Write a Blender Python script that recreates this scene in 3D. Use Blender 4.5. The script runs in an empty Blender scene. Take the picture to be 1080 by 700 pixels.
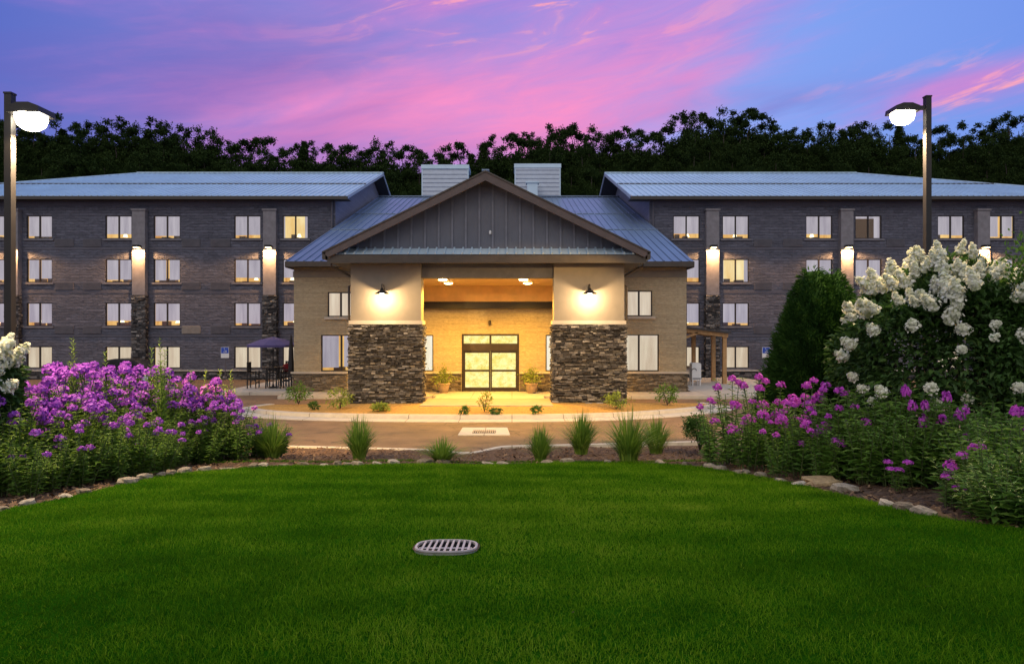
import bpy, math, random
import numpy as np
from mathutils import Vector
R = math.radians
rng = np.random.default_rng(7)
random.seed(7)
S = bpy.context.scene
COL = S.collection

# ------------------------------------------------------------------ camera
CZ, F = 3.2, 720.0                       # eye height above the drive, focal length in photo pixels
cd = bpy.data.cameras.new('camera'); cam = bpy.data.objects.new('camera', cd); COL.objects.link(cam)
cam.location = (0, 0, CZ); cam.rotation_euler = (R(90), 0, 0)
cd.sensor_width = 36; cd.lens = 24; cd.clip_end = 2000; cd.clip_start = .05
S.camera = cam

# ------------------------------------------------------------------ node helpers
class E:
    """a float socket with arithmetic"""
    def __init__(s, nt, sock): s.nt, s.s = nt, sock
    def op(s, o, *b, clamp=False):
        n = s.nt.nodes.new('ShaderNodeMath'); n.operation = o; n.use_clamp = clamp
        for i, v in enumerate((s,) + b):
            if isinstance(v, E): s.nt.links.new(v.s, n.inputs[i])
            else: n.inputs[i].default_value = v
        return E(s.nt, n.outputs[0])
    def __add__(s, b): return s.op('ADD', b)
    def __sub__(s, b): return s.op('SUBTRACT', b)
    def __mul__(s, b): return s.op('MULTIPLY', b)
    def sat(s): return s.op('ADD', 0.0, clamp=True)
    def step(s, a, b):
        n = s.nt.nodes.new('ShaderNodeMapRange'); n.interpolation_type = 'SMOOTHSTEP'
        s.nt.links.new(s.s, n.inputs[0]); n.inputs[1].default_value = a; n.inputs[2].default_value = b
        return E(s.nt, n.outputs[0])
    def gauss(s, c, w):
        d = (s - c) * (1.0 / w); return (d * d * -1.0).op('EXPONENT')
def combine(nt, *v):
    n = nt.nodes.new('ShaderNodeCombineXYZ')
    for i, x in enumerate(v):
        if isinstance(x, E): nt.links.new(x.s, n.inputs[i])
        else: n.inputs[i].default_value = x
    return n.outputs[0]
def separate(nt, sock):
    n = nt.nodes.new('ShaderNodeSeparateXYZ'); nt.links.new(sock, n.inputs[0])
    return [E(nt, n.outputs[i]) for i in range(3)]
def noise(nt, vec, scale=1, detail=4, rough=.55, dist=0):
    n = nt.nodes.new('ShaderNodeTexNoise'); n.inputs['Scale'].default_value = scale; n.inputs['Detail'].default_value = detail
    n.inputs['Roughness'].default_value = rough; n.inputs['Distortion'].default_value = dist
    if vec is not None: nt.links.new(vec, n.inputs['Vector'])
    return E(nt, n.outputs['Fac'])
def rgb(c): return (c[0], c[1], c[2], 1)
def lin(r, g, b):
    f = lambda c: (c/255/12.92 if c/255 <= .04045 else ((c/255+.055)/1.055)**2.4)
    return (f(r), f(g), f(b))
def mixc(nt, fac, a, b, mode='MIX'):
    n = nt.nodes.new('ShaderNodeMix'); n.data_type = 'RGBA'; n.blend_type = mode; n.clamp_factor = True
    if isinstance(fac, E): nt.links.new(fac.s, n.inputs[0])
    else: n.inputs[0].default_value = fac
    for k, v in ((6, a), (7, b)):
        if isinstance(v, tuple): n.inputs[k].default_value = rgb(v)
        else: nt.links.new(v, n.inputs[k])
    return n.outputs[2]
def ramp(nt, fac, stops, interp='LINEAR'):
    n = nt.nodes.new('ShaderNodeValToRGB'); cr = n.color_ramp; cr.interpolation = interp
    while len(cr.elements) < len(stops): cr.elements.new(.5)
    for e, (p, c) in zip(cr.elements, stops): e.position = p; e.color = rgb(c)
    nt.links.new(fac.s, n.inputs[0]); return n.outputs[0]

# ------------------------------------------------------------------ world: dusk sky with pink cloud bands
W = bpy.data.worlds.new('World'); S.world = W; W.use_nodes = True
nt = W.node_tree; nt.nodes.clear()
tc = nt.nodes.new('ShaderNodeTexCoord')
dx, dy, dz = separate(nt, tc.outputs['Generated'])
az = dx.op('ARCTAN2', dy)                                # radians right of straight ahead
el = dz.op('ARCSINE')
blue = ramp(nt, (az * .5 + .5).sat(), [(.16, lin(84, 106, 204)), (.34, lin(134, 130, 217)), (.5, lin(150, 146, 234)), (.64, lin(136, 170, 252)), (.86, lin(108, 146, 240))])
sky = nt.nodes.new('ShaderNodeTexSky'); sky.sky_type = 'NISHITA'; sky.sun_disc = False
sky.sun_elevation = R(4); sky.sun_rotation = R(200); sky.air_density = 1.2; sky.dust_density = .6
nsk = mixc(nt, 1.0, sky.outputs[0], (.09, .09, .09), 'MULTIPLY')
base = mixc(nt, .18, blue, nsk)
# cloud bands: stretched, tilted fields in (azimuth, elevation)
ca, sa = math.cos(R(11)), math.sin(R(11))
u = az * ca + el * sa; v = el * ca - az * sa
n1 = noise(nt, combine(nt, u * 2.6, v * 13.0, 3.7), 1, 6, .55, .5)
n2 = noise(nt, combine(nt, u * 7.0, v * 34.0, 9.1), 1, 5, .6, .7)
n3 = noise(nt, combine(nt, u * 1.9 + 4.0, v * 9.0, 1.3), 1, 5, .5, .3)
tilt = el - az * .20
m_core = az.gauss(-.02, .36) * el.gauss(.30, .095)       # glowing bank above the ridge
m_top = az.gauss(.03, .26) * el.gauss(.47, .075)         # pink band at the top
m_arm = (az - (el - .30) * 1.6).gauss(.12, .17) * el.step(.24, .34)
m_left = az.gauss(-.40, .26) * .40
m_right = az.gauss(.60, .15) * el.gauss(.285, .030)
pink_amt = ((n1 - .5) * 1.5 + (n2 - .5) * .38 + m_core * .82 + m_top * .80 + m_arm * .46 + m_left + m_right * .75 - .15).step(.0, 1.0)
pink = ramp(nt, (n2 * .55 + m_core * .45 + n1 * .15).sat(), [(.22, lin(160, 120, 208)), (.5, lin(212, 136, 202)), (.82, lin(246, 140, 192))])
c1 = mixc(nt, pink_amt * .92, base, pink)
shade = ((n3 - .47) * 4.0).sat() * (az.step(.05, -.35) * .38 + m_core * .35 + az.gauss(.38, .12) * el.gauss(.285, .028) * 1.2)
c2 = mixc(nt, shade.sat(), c1, lin(118, 92, 174))
salmon = (n2 - .52).step(.0, .14) * m_right * .85 + (n2 - .53).step(0, .12) * m_top * .8
c3 = mixc(nt, salmon.sat(), c2, lin(255, 166, 172))
# overhead and behind the viewer the dusk sky is a broad pale vault
over = el.step(.58, 1.15); back = dy.step(.1, -.6) * el.step(-.05, .15)
c4 = mixc(nt, over, c3, (.56, .70, .86))
c5 = mixc(nt, back, c4, (.60, .61, .62))
bg = nt.nodes.new('ShaderNodeBackground'); nt.links.new(c5, bg.inputs[0]); bg.inputs[1].default_value = 1.1
wo = nt.nodes.new('ShaderNodeOutputWorld'); nt.links.new(bg.outputs[0], wo.inputs[0])

# ------------------------------------------------------------------ last glow of the western sky behind the viewer
sl = bpy.data.lights.new('sun', 'SUN'); sl.energy = .5; sl.angle = R(40); sl.color = (1, .86, .72)
so = bpy.data.objects.new('sun', sl); COL.objects.link(so); so.rotation_euler = (R(52), 0, R(-20))
S.view_settings.view_transform = 'Standard'; S.view_settings.look = 'None'
S.view_settings.exposure = 0.0; S.view_settings.gamma = 1
S.cycles.max_bounces = 8; S.cycles.transparent_max_bounces = 12
S.cycles.sample_clamp_indirect = 4
try: S.cycles.use_denoising = True
except Exception: pass

def lamp(name, kind, loc, power, color, rad=.05, target=None, cone=None, blend=.6, parent=None):
    l = bpy.data.lights.new(name, kind); l.energy = power; l.color = color; l.shadow_soft_size = rad
    if kind == 'SPOT': l.spot_size = R(cone); l.spot_blend = blend
    o = bpy.data.objects.new(name, l); COL.objects.link(o)
    o.location = loc
    if target is not None: o.rotation_euler = (Vector(target) - Vector(loc)).to_track_quat('-Z', 'Y').to_euler()
    if parent is not None:
        o.parent = parent; o.location = Vector(loc) - Vector(parent['_o'])
    return o

# ------------------------------------------------------------------ mesh helpers
class MB:
    """collects faces, then links them as ONE mesh object"""
    def __init__(s): s.V = []; s.F = []; s.A = []; s.n = 0
    def add(s, verts, faces, val=.5):
        verts = np.asarray(verts, dtype=np.float64).reshape(-1, 3)
        s.V.append(verts); s.A.append(np.broadcast_to(np.asarray(val, dtype=np.float64), (len(verts),)))
        if isinstance(faces, np.ndarray): s.F.append(faces + s.n)
        else:
            for k in sorted(set(len(f) for f in faces)):
                s.F.append(np.array([f for f in faces if len(f) == k]) + s.n)
        s.n += len(verts); return s
    def box(s, x0, x1, y0, y1, z0, z1, val=.5):
        return s.add([(x0,y0,z0),(x1,y0,z0),(x1,y1,z0),(x0,y1,z0),(x0,y0,z1),(x1,y0,z1),(x1,y1,z1),(x0,y1,z1)],
                     [(0,3,2,1),(4,5,6,7),(0,1,5,4),(1,2,6,5),(2,3,7,6),(3,0,4,7)], val)
    def quad(s, a, b, c, d, val=.5): return s.add([a, b, c, d], [(0,1,2,3)], val)
    def prism(s, poly, axis, a, b, val=.5):
        """polygon in the plane across axis, pushed from a to b. axis y: (x,z); axis x: (y,z); axis z: (x,y)"""
        n = len(poly)
        def p(q, t): return (q[0], t, q[1]) if axis == 'y' else ((t, q[0], q[1]) if axis == 'x' else (q[0], q[1], t))
        vs = [p(q, a) for q in poly] + [p(q, b) for q in poly]
        fs = [tuple(range(n)), tuple(range(2*n-1, n-1, -1))] + [(i, n+i, n+(i+1) % n, (i+1) % n) for i in range(n)]
        return s.add(vs, fs, val)
    def bar(s, p, q, w, h, val=.5):
        """rectangular bar from p to q"""
        p, q = Vector(p), Vector(q); d = (q-p).normalized()
        up = Vector((0,0,1)) if abs(d.z) < .95 else Vector((0,1,0))
        a = d.cross(up).normalized()*w/2; b = a.cross(d).normalized()*h/2
        vs = [p-a-b, p+a-b, p+a+b, p-a+b, q-a-b, q+a-b, q+a+b, q-a+b]
        return s.add([tuple(x) for x in vs], [(0,1,2,3),(7,6,5,4),(0,4,5,1),(1,5,6,2),(2,6,7,3),(3,7,4,0)], val)
    def tube(s, pts, rad, n=8, val=.5):
        pts = [Vector(p) for p in pts]; m = len(pts)
        if not hasattr(rad, '__len__'): rad = [rad]*m
        vs = []; ref = Vector((.31, .95, .05))
        for i, p in enumerate(pts):
            d = (pts[min(i+1, m-1)]-pts[max(i-1, 0)]).normalized()
            a = d.cross(ref)
            if a.length < .1: a = d.cross(Vector((1,0,0)))
            a.normalize(); b = d.cross(a)
            vs += [tuple(p+(a*math.cos(6.2832*k/n)+b*math.sin(6.2832*k/n))*rad[i]) for k in range(n)]
        fs = [(i*n+k, i*n+(k+1) % n, (i+1)*n+(k+1) % n, (i+1)*n+k) for i in range(m-1) for k in range(n)]
        fs += [tuple(range(n-1, -1, -1)), tuple(range((m-1)*n, m*n))]
        return s.add(vs, fs, val)
    def lathe(s, prof, c, n=20, val=.5):
        vs = [(c[0]+r*math.cos(6.2832*k/n), c[1]+r*math.sin(6.2832*k/n), c[2]+z) for r, z in prof for k in range(n)]
        m = len(prof)
        fs = [(i*n+k, i*n+(k+1) % n, (i+1)*n+(k+1) % n, (i+1)*n+k) for i in range(m-1) for k in range(n)]
        fs += [tuple(range(n-1, -1, -1)), tuple(range((m-1)*n, m*n))]
        return s.add(vs, fs, val)
    def build(s, name, m, parent=None, smooth=False, origin=None):
        o_ = Vector(parent['_o']) if parent is not None else Vector(origin or (0,0,0))
        V = np.concatenate(s.V) - np.array(o_)
        me = bpy.data.meshes.new(name)
        me.vertices.add(len(V)); me.vertices.foreach_set('co', V.astype(np.float32).ravel())
        nl = sum(f.size for f in s.F); npoly = sum(len(f) for f in s.F)
        me.loops.add(nl); me.polygons.add(npoly)
        me.loops.foreach_set('vertex_index', np.concatenate([f.ravel() for f in s.F]).astype(np.int32))
        tot = np.concatenate([np.full(len(f), f.shape[1]) for f in s.F])
        st = np.concatenate([[0], np.cumsum(tot)[:-1]])
        me.polygons.foreach_set('loop_start', st.astype(np.int32))
        me.polygons.foreach_set('use_smooth', np.full(npoly, bool(smooth)))
        me.update(calc_edges=True); me.validate()
        if not isinstance(m, (list, tuple)): m = [m]
        at = me.attributes.new('v', 'FLOAT', 'POINT')
        at.data.foreach_set('value', np.concatenate(s.A).astype(np.float32))
        for k in m: me.materials.append(k)
        o = bpy.data.objects.new(name, me); COL.objects.link(o)
        o['_o'] = tuple(o_)
        if parent is not None: o.parent = parent
        else: o.location = o_
        return o
def tag(o, label=None, cat=None, group=None, kind=None):
    for k, v in (('label', label), ('category', cat), ('group', group), ('kind', kind)):
        if v: o[k] = v
    return o
def thing(name, loc, label, cat, group=None):
    o = bpy.data.objects.new(name, None); COL.objects.link(o); o.location = loc; o['_o'] = tuple(loc)
    o.empty_display_size = .2
    return tag(o, label, cat, group)
def dup(root, loc, rz=0, sc=1, label=None, group=None):
    r = root.copy(); COL.objects.link(r); r.location = loc; r.rotation_euler = (0, 0, rz)
    r.scale = sc if hasattr(sc, '__len__') else (sc, sc, sc)
    if label: r['label'] = label
    if group: r['group'] = group
    for ch in list(root.children):
        c = ch.copy(); COL.objects.link(c); c.parent = r
        for g in ch.children:
            d = g.copy(); COL.objects.link(d); d.parent = c
    return r
def setting(o): return tag(o, kind='structure')
def PX(px, d): return (px-540)/F*d
def PZ(py, d): return CZ+(350-py)/F*d

# ------------------------------------------------------------------ materials
def newmat(name):
    m = bpy.data.materials.new(name); m.use_nodes = True; nt = m.node_tree; nt.nodes.clear()
    out = nt.nodes.new('ShaderNodeOutputMaterial'); p = nt.nodes.new('ShaderNodeBsdfPrincipled')
    nt.links.new(p.outputs[0], out.inputs[0]); return m, nt, p, out
def objvec(nt): return nt.nodes.new('ShaderNodeTexCoord').outputs['Object']
def vattr(nt):
    n = nt.nodes.new('ShaderNodeAttribute'); n.attribute_name = 'v'; return E(nt, n.outputs['Fac'])
def setc(nt, p, c):
    if isinstance(c, tuple): p.inputs['Base Color'].default_value = rgb(c)
    else: nt.links.new(c, p.inputs['Base Color'])
def bump(nt, p, h, strength=.5, dist=.02):
    b = nt.nodes.new('ShaderNodeBump'); b.inputs['Strength'].default_value = strength; b.inputs['Distance'].default_value = dist
    nt.links.new(h.s, b.inputs['Height']); nt.links.new(b.outputs[0], p.inputs['Normal'])
def plain(name, c, rough=.6, metal=0, var=.18, scale=3, bmp=0, bscale=40, spec=.5):
    m, nt, p, _ = newmat(name); ov = objvec(nt)
    n = noise(nt, ov, scale, 5, .6)
    k = tuple(x*(1-var) for x in c); h = tuple(min(1, x*(1+var)) for x in c)
    setc(nt, p, ramp(nt, n, [(.3, k), (.7, h)]))
    p.inputs['Roughness'].default_value = rough; p.inputs['Metallic'].default_value = metal
    p.inputs['Specular IOR Level'].default_value = spec
    if bmp: bump(nt, p, noise(nt, ov, bscale, 5, .65), bmp, .02)
    return m
def masonry(name, c, bw, bh, var=.25, bmp=.8, dist=.04, mortar=.7, rough=.85, nz=9):
    """coursed block: c colour, bw x bh block size, split face roughness"""
    m, nt, p, _ = newmat(name); x, y, z = separate(nt, objvec(nt))
    uv = combine(nt, x+y, z, 0.0)
    b = nt.nodes.new('ShaderNodeTexBrick'); nt.links.new(uv, b.inputs['Vector'])
    b.inputs['Scale'].default_value = 1; b.inputs['Brick Width'].default_value = bw; b.inputs['Row Height'].default_value = bh
    b.inputs['Mortar Size'].default_value = .008; b.inputs['Mortar Smooth'].default_value = .3; b.inputs['Bias'].default_value = 0
    b.inputs['Color1'].default_value = rgb(tuple(q*(1-var) for q in c)); b.inputs['Color2'].default_value = rgb(tuple(q*(1+var) for q in c))
    b.inputs['Mortar'].default_value = rgb(tuple(q*mortar for q in c))
    nn = noise(nt, combine(nt, (x+y)*nz, z*nz*2.2, 0.0), 1, 6, .65, .4)
    big = noise(nt, combine(nt, (x+y)*.35, z*.5, 2.0), 1, 4)
    cc = mixc(nt, 1.0, b.outputs[0], ramp(nt, nn*.7+big*.3, [(.3, (.68, .68, .68)), (.7, (1.28, 1.28, 1.28))]), 'MULTIPLY')
    setc(nt, p, cc); p.inputs['Roughness'].default_value = rough; p.inputs['Specular IOR Level'].default_value = .25
    h = nn - E(nt, b.outputs['Fac'])*.6
    bump(nt, p, h, bmp, dist); return m
def stone_mat(name, cols, rough=.85):
    m, nt, p, _ = newmat(name); ov = objvec(nt); v = vattr(nt)
    n = noise(nt, ov, 14, 6, .65)
    base = ramp(nt, v, [(i/(len(cols)-1), c) for i, c in enumerate(cols)])
    setc(nt, p, mixc(nt, 1.0, base, ramp(nt, n, [(.3, (.6, .6, .6)), (.72, (1.35, 1.35, 1.35))]), 'MULTIPLY'))
    p.inputs['Roughness'].default_value = rough; p.inputs['Specular IOR Level'].default_value = .3
    bump(nt, p, noise(nt, ov, 30, 6, .7), .7, .02); return m
def leaf_mat(name, cols, trans=.3, rough=.55, spec=.35, jitter=0):
    m, nt, p, out = newmat(name); v = vattr(nt)
    n = noise(nt, objvec(nt), 1.3, 3)
    f = (v*.75 + n*.5 - .12).sat()
    c = ramp(nt, f, [(i/(len(cols)-1), q) for i, q in enumerate(cols)])
    setc(nt, p, c); p.inputs['Roughness'].default_value = rough; p.inputs['Specular IOR Level'].default_value = spec
    t = nt.nodes.new('ShaderNodeBsdfTranslucent'); nt.links.new(c, t.inputs[0])
    mx = nt.nodes.new('ShaderNodeMixShader'); mx.inputs[0].default_value = trans
    nt.links.new(p.outputs[0], mx.inputs[1]); nt.links.new(t.outputs[0], mx.inputs[2]); nt.links.new(mx.outputs[0], out.inputs[0])
    return m
def emit(name, c, s, vary=None):
    m, nt, p, out = newmat(name); e = nt.nodes.new('ShaderNodeEmission'); e.inputs[0].default_value = rgb(c); e.inputs[1].default_value = s
    if vary: nt.links.new(vary(nt), e.inputs[0])
    nt.links.new(e.outputs[0], out.inputs[0]); return m

M = {}
M['block'] = masonry('wing_block', (.128, .132, .178), .62, .19, .15, 1.0, .16, .75, .85, 3.2)
M['block_smooth'] = masonry('wing_smooth_block', (.115, .112, .145), .8, .19, .07, .25, .02, .8)
M['tan_block'] = masonry('tan_block', (.40, .335, .23), 1.2, .105, .08, .7, .035, .78, .85, 6)
M['band'] = plain('smooth_course', (.155, .15, .18), .8, bmp=.2)
M['pil'] = plain('pilaster_stucco', (.20, .19, .215), .85, bmp=.15)
M['stucco'] = plain('warm_stucco', (.23, .205, .172), .85, var=.06, bmp=.15, bscale=90)
M['ledge'] = stone_mat('ledgestone_grey', [(.028, .027, .030), (.072, .069, .074), (.15, .142, .144), (.31, .29, .28)])
M['ledge_tan'] = stone_mat('ledgestone_tan', [(.11, .088, .066), (.20, .165, .125), (.30, .255, .20)])
M['cap'] = plain('stone_cap', (.46, .42, .37), .8, var=.08, bmp=.2)
M['roof'] = plain('metal_roof', (.50, .63, .75), .45, .3, var=.10, scale=.6)
M['roof2'] = plain('metal_roof_blue', (.19, .25, .36), .4, .5, var=.12, scale=.6)
M['white_metal'] = plain('white_metal', (.48, .53, .62), .45, .2, var=.08)
M['trim'] = plain('dark_trim', (.045, .038, .036), .5, var=.1)
M['fascia'] = plain('brown_fascia', (.10, .072, .068), .55, var=.15)
M['soffit'] = plain('dark_soffit', (.05, .044, .044), .7)
M['siding'] = plain('board_siding', (.115, .122, .158), .7, var=.10, scale=1.2, bmp=.2, bscale=12)
M['lapside'] = masonry('grey_lap_siding', (.29, .28, .34), 6, .2, .06, .3, .03, .7)
M['batten'] = plain('light_batten', (.155, .162, .205), .7)
M['header'] = plain('header_shaded', (.075, .075, .088), .75)  # dark tone holds the shade under the porch eave
M['frame'] = plain('bronze_frame', (.035, .027, .025), .4, .4)
M['gutter'] = plain('gutter_bronze', (.07, .056, .045), .4, .4)
M['wood'] = plain('timber', (.42, .24, .10), .6, var=.2, scale=6, bmp=.2)
M['ceil_wood'] = plain('ceiling_wood', (.72, .46, .17), .5, var=.12, scale=2)
M['conc'] = plain('concrete', (.46, .43, .39), .85, var=.10, scale=4, bmp=.25, bscale=60)
def jointed(m, step):
    nt = m.node_tree; p = [n for n in nt.nodes if n.type == 'BSDF_PRINCIPLED'][0]; x, y, z = separate(nt, objvec(nt))
    f = ((x * (1/step)).op('FRACT') - .5).op('ABSOLUTE').step(.488, .496)
    st = noise(nt, combine(nt, x*1.4, y*1.4, z), 1, 6, .65).step(.56, .72) * .35
    lk = p.inputs['Base Color'].links[0].from_socket
    nt.links.new(mixc(nt, (f*.75+st).sat(), lk, (.11, .09, .075)), p.inputs['Base Color'])
jointed(M['conc'], 1.9)
M['conc2'] = plain('concrete_apron', (.34, .27, .20), .9, var=.12, scale=2, bmp=.25)
M['asphalt'] = plain('asphalt', (.165, .105, .060), .8, var=.25, scale=1.1, bmp=.5, bscale=120)
def stained(m):
    nt = m.node_tree; p = [n for n in nt.nodes if n.type == 'BSDF_PRINCIPLED'][0]; x, y, z = separate(nt, objvec(nt))
    oil = noise(nt, combine(nt, x*.9, y*1.6, z), 1, 6, .6).step(.56, .70) * .45
    track = ((y - 20.0).gauss(0, .35) + (y - 21.9).gauss(0, .35)) * noise(nt, combine(nt, x*.25, y*2, z), 1, 4).step(.35, .65) * .30
    cr = nt.nodes.new('ShaderNodeTexVoronoi'); cr.feature = 'DISTANCE_TO_EDGE'; cr.inputs['Scale'].default_value = .35
    w = noise(nt, combine(nt, x*.8, y*.8, z), 1, 5); nt.links.new(combine(nt, x+w*1.5, y+w*1.5, 0.0), cr.inputs['Vector'])
    crack = E(nt, cr.outputs['Distance']).step(.012, .004) * .6
    lk = p.inputs['Base Color'].links[0].from_socket
    nt.links.new(mixc(nt, (oil+track+crack).sat(), lk, (.035, .028, .024)), p.inputs['Base Color'])
stained(M['asphalt'])
M['mulch'] = plain('mulch', (.085, .048, .03), .95, var=.5, scale=16, bmp=1.0, bscale=26)
M['mulch_lit'] = plain('warm_lit_mulch', (.38, .22, .055), .95, var=.4, scale=12, bmp=1.0, bscale=26)  # ordinary mulch with the warm lamp light put into its colour
M['earth'] = plain('earth', (.05, .055, .03), .95, var=.4, scale=.4)
M['steel'] = plain('galvanised_grate', (.48, .46, .49), .45, .35, var=.15, scale=14)
M['black'] = plain('black_metal', (.018, .016, .017), .45, .3)
M['pit_shade'] = plain('drain_pit_shade', (.006, .006, .006), .95, spec=.1)  # black that stands for the shade inside the drains
M['navy'] = plain('navy_canvas', (.075, .06, .19), .85)
M['red'] = plain('red_cloth', (.30, .02, .03), .9)
M['white'] = plain('white_paint', (.74, .74, .76), .5, var=.06)
M['blue'] = plain('sign_blue', (.02, .08, .50), .5, var=.05)
M['terra'] = plain('planter_pot', (.42, .30, .19), .8, var=.15)
M['ptac'] = plain('louvre_panel', (.105, .10, .125), .6)
M['ptac_beige'] = plain('louvre_panel_beige', (.30, .26, .235), .6)
M['bark'] = plain('bark', (.06, .045, .035), .95, var=.4, scale=8, bmp=.8)
M['carpaint'] = plain('car_paint', (.03, .03, .035), .25, .3)
M['carglass'] = plain('car_glass', (.02, .022, .026), .08, 0)
M['tyre'] = plain('tyre_rubber', (.02, .02, .02), .9)
M['rock'] = stone_mat('edging_rock', [(.14, .11, .08), (.25, .21, .165), (.38, .335, .28)])
M['rock_tan'] = stone_mat('tan_rock', [(.34, .24, .13), (.42, .31, .18)])
M['lawn'] = plain('lawn_soil', (.010, .055, .002), 1, var=.35, scale=5, bmp=.6, spec=0)
M['blade'] = leaf_mat('grass_blade', [(.018, .068, .002), (.054, .155, .004), (.115, .25, .008), (.25, .35, .03)], .35, .9, .03)
M['phlox_leaf'] = leaf_mat('phlox_leaf', [(.045, .105, .014), (.095, .19, .024), (.20, .29, .04)], .35)
M['phlox_dark'] = leaf_mat('phlox_dark_leaf', [(.050, .125, .018), (.105, .22, .030), (.20, .32, .045)], .35)
M['petal'] = leaf_mat('phlox_petal', [(.21, .04, .40), (.36, .08, .57), (.52, .21, .70)], .3, .7, .2)
M['petal_mag'] = leaf_mat('magenta_petal', [(.40, .04, .45), (.58, .08, .58), (.70, .22, .68)], .3, .7, .2)
M['hyd_leaf'] = leaf_mat('hydrangea_leaf', [(.026, .065, .016), (.052, .115, .024), (.10, .18, .036)], .25)
M['hyd_petal'] = leaf_mat('hydrangea_floret', [(.55, .60, .34), (.78, .78, .62), (.86, .84, .78)], .3, .8, .2)
M['spruce'] = leaf_mat('spruce_needles', [(.015, .046, .008), (.030, .080, .014), (.055, .125, .022)], .1, .8, .1)
M['shrub_leaf'] = leaf_mat('shrub_leaf', [(.03, .08, .014), (.06, .14, .024), (.10, .20, .035)], .3)
M['tuft'] = leaf_mat('tuft_blade', [(.07, .15, .02), (.15, .26, .03), (.32, .40, .07)], .35)
M['forest'] = leaf_mat('forest_leaf', [(.018, .036, .010), (.038, .066, .016), (.075, .110, .026)], .2, .9, .1)
M['weed'] = leaf_mat('goldenrod_leaf', [(.09, .17, .025), (.16, .27, .04), (.28, .38, .07)], .3)
M['lime'] = leaf_mat('lime_leaf', [(.10, .16, .03), (.22, .30, .05), (.40, .46, .12)], .3)
M['stem'] = plain('stem', (.06, .09, .025), .7)
M['hill'] = plain('forest_floor', (.018, .020, .010), .95, var=.4, scale=.3)
WARM = (1.0, .72, .38); AMBER = (1.0, .60, .20)
M['lamp_glow'] = emit('lamp_glow', (1, .90, .66), 40)
M['sconce_glow'] = emit('sconce_glow', (1, .70, .30), 12)
M['down_glow'] = emit('downlight_glow', (1, .70, .24), 40)
M['glass'] = None
def glass_mat():
    m, nt, p, out = newmat('window_glass'); nt.nodes.remove(p)
    t = nt.nodes.new('ShaderNodeBsdfTransparent'); g = nt.nodes.new('ShaderNodeBsdfGlossy'); g.inputs['Roughness'].default_value = .03
    fr = nt.nodes.new('ShaderNodeFresnel'); fr.inputs[0].default_value = 1.45
    mx = nt.nodes.new('ShaderNodeMixShader'); nt.links.new(fr.outputs[0], mx.inputs[0])
    nt.links.new(t.outputs[0], mx.inputs[1]); nt.links.new(g.outputs[0], mx.inputs[2]); nt.links.new(mx.outputs[0], out.inputs[0]); return m
M['glass'] = glass_mat()
def folds(c0, c1, sc):
    def f(nt):
        x, y, z = separate(nt, objvec(nt))
        n = noise(nt, combine(nt, x*sc, y*sc, z*.35), 1, 4, .6)
        return ramp(nt, n, [(.32, c0), (.68, c1)])
    return f
# curtains in the lit bedrooms glow with the light behind them
M['curtain'] = emit('lit_curtain', (1,1,1), .64, folds((.52, .47, .56), (.76, .70, .78), 3.0))
M['curtain_warm'] = emit('lit_curtain_warm', (1,1,1), .80, folds((.72, .56, .40), (.95, .82, .62), 3.0))
M['curtain_bright'] = emit('lit_curtain_bright', (1,1,1), 1.1, folds((.86, .74, .50), (1.0, .93, .74), 3.0))
M['room'] = emit('lit_room', (1,1,1), 1.0, folds((.62, .27, .045), (1.0, .66, .22), 1.1))
M['room_pale'] = emit('lit_room_pale', (1,1,1), 1.0, folds((.85, .55, .18), (1.0, .84, .45), 1.3))
M['room_dim'] = emit('dim_room', (1,1,1), 1.0, folds((.035, .018, .008), (.075, .035, .012), 1.5))
M['furn'] = plain('room_furniture', (.10, .06, .03), .6)
M['bulb'] = emit('bed_lamp', (1, .85, .5), 2.5)
def lobby_pat(nt):
    x, y, z = separate(nt, objvec(nt))
    v = nt.nodes.new('ShaderNodeTexVoronoi'); v.feature = 'DISTANCE_TO_EDGE'; v.inputs['Scale'].default_value = 2.6
    w = noise(nt, combine(nt, x*1.5, y, z*1.5), 1, 4); nt.links.new(combine(nt, x+w*1.4, z*1.6+w*1.1, 0.0), v.inputs['Vector'])
    f = E(nt, v.outputs['Distance']).step(.0, .035); n = noise(nt, combine(nt, x*3, y, z*3), 1, 5)
    a = ramp(nt, n, [(.3, (.74, .58, .10)), (.7, (1.0, .90, .40))])
    return mixc(nt, f*.75+.25, (.46, .36, .05), a)
M['lobby'] = emit('lobby_screen', (1,1,1), 1.38, lobby_pat)
M['lobby_top'] = emit('lobby_ceiling', (1, .93, .62), 1.5)

# ------------------------------------------------------------------ terrain
def zt(x, y): return 1.723 - .0874*y + .018*np.sin(x*.9+1)*np.sin(y*.7) + .012*np.sin(x*2.1+y*1.3)
def back(px, py):                       # photo pixel -> point on the sloping lawn plane
    d = 1.477/((py-350)/F-.0874); return PX(px, d), d
EDGE = [(-14, 5.2)] + [back(*q) for q in ((-60, 552), (0, 537), (60, 527), (110, 517), (180, 501), (225, 496), (270, 493), (330, 491), (400, 490), (512, 489.5), (600, 488), (650, 487.5), (700, 489), (745, 493), (800, 501), (850, 511), (905, 525), (950, 539), (1010, 552), (1080, 560))] + [(7.0, 6.4), (14, 4.6)]
ex = np.array([q[0] for q in EDGE]); ey = np.array([q[1] for q in EDGE])
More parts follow.
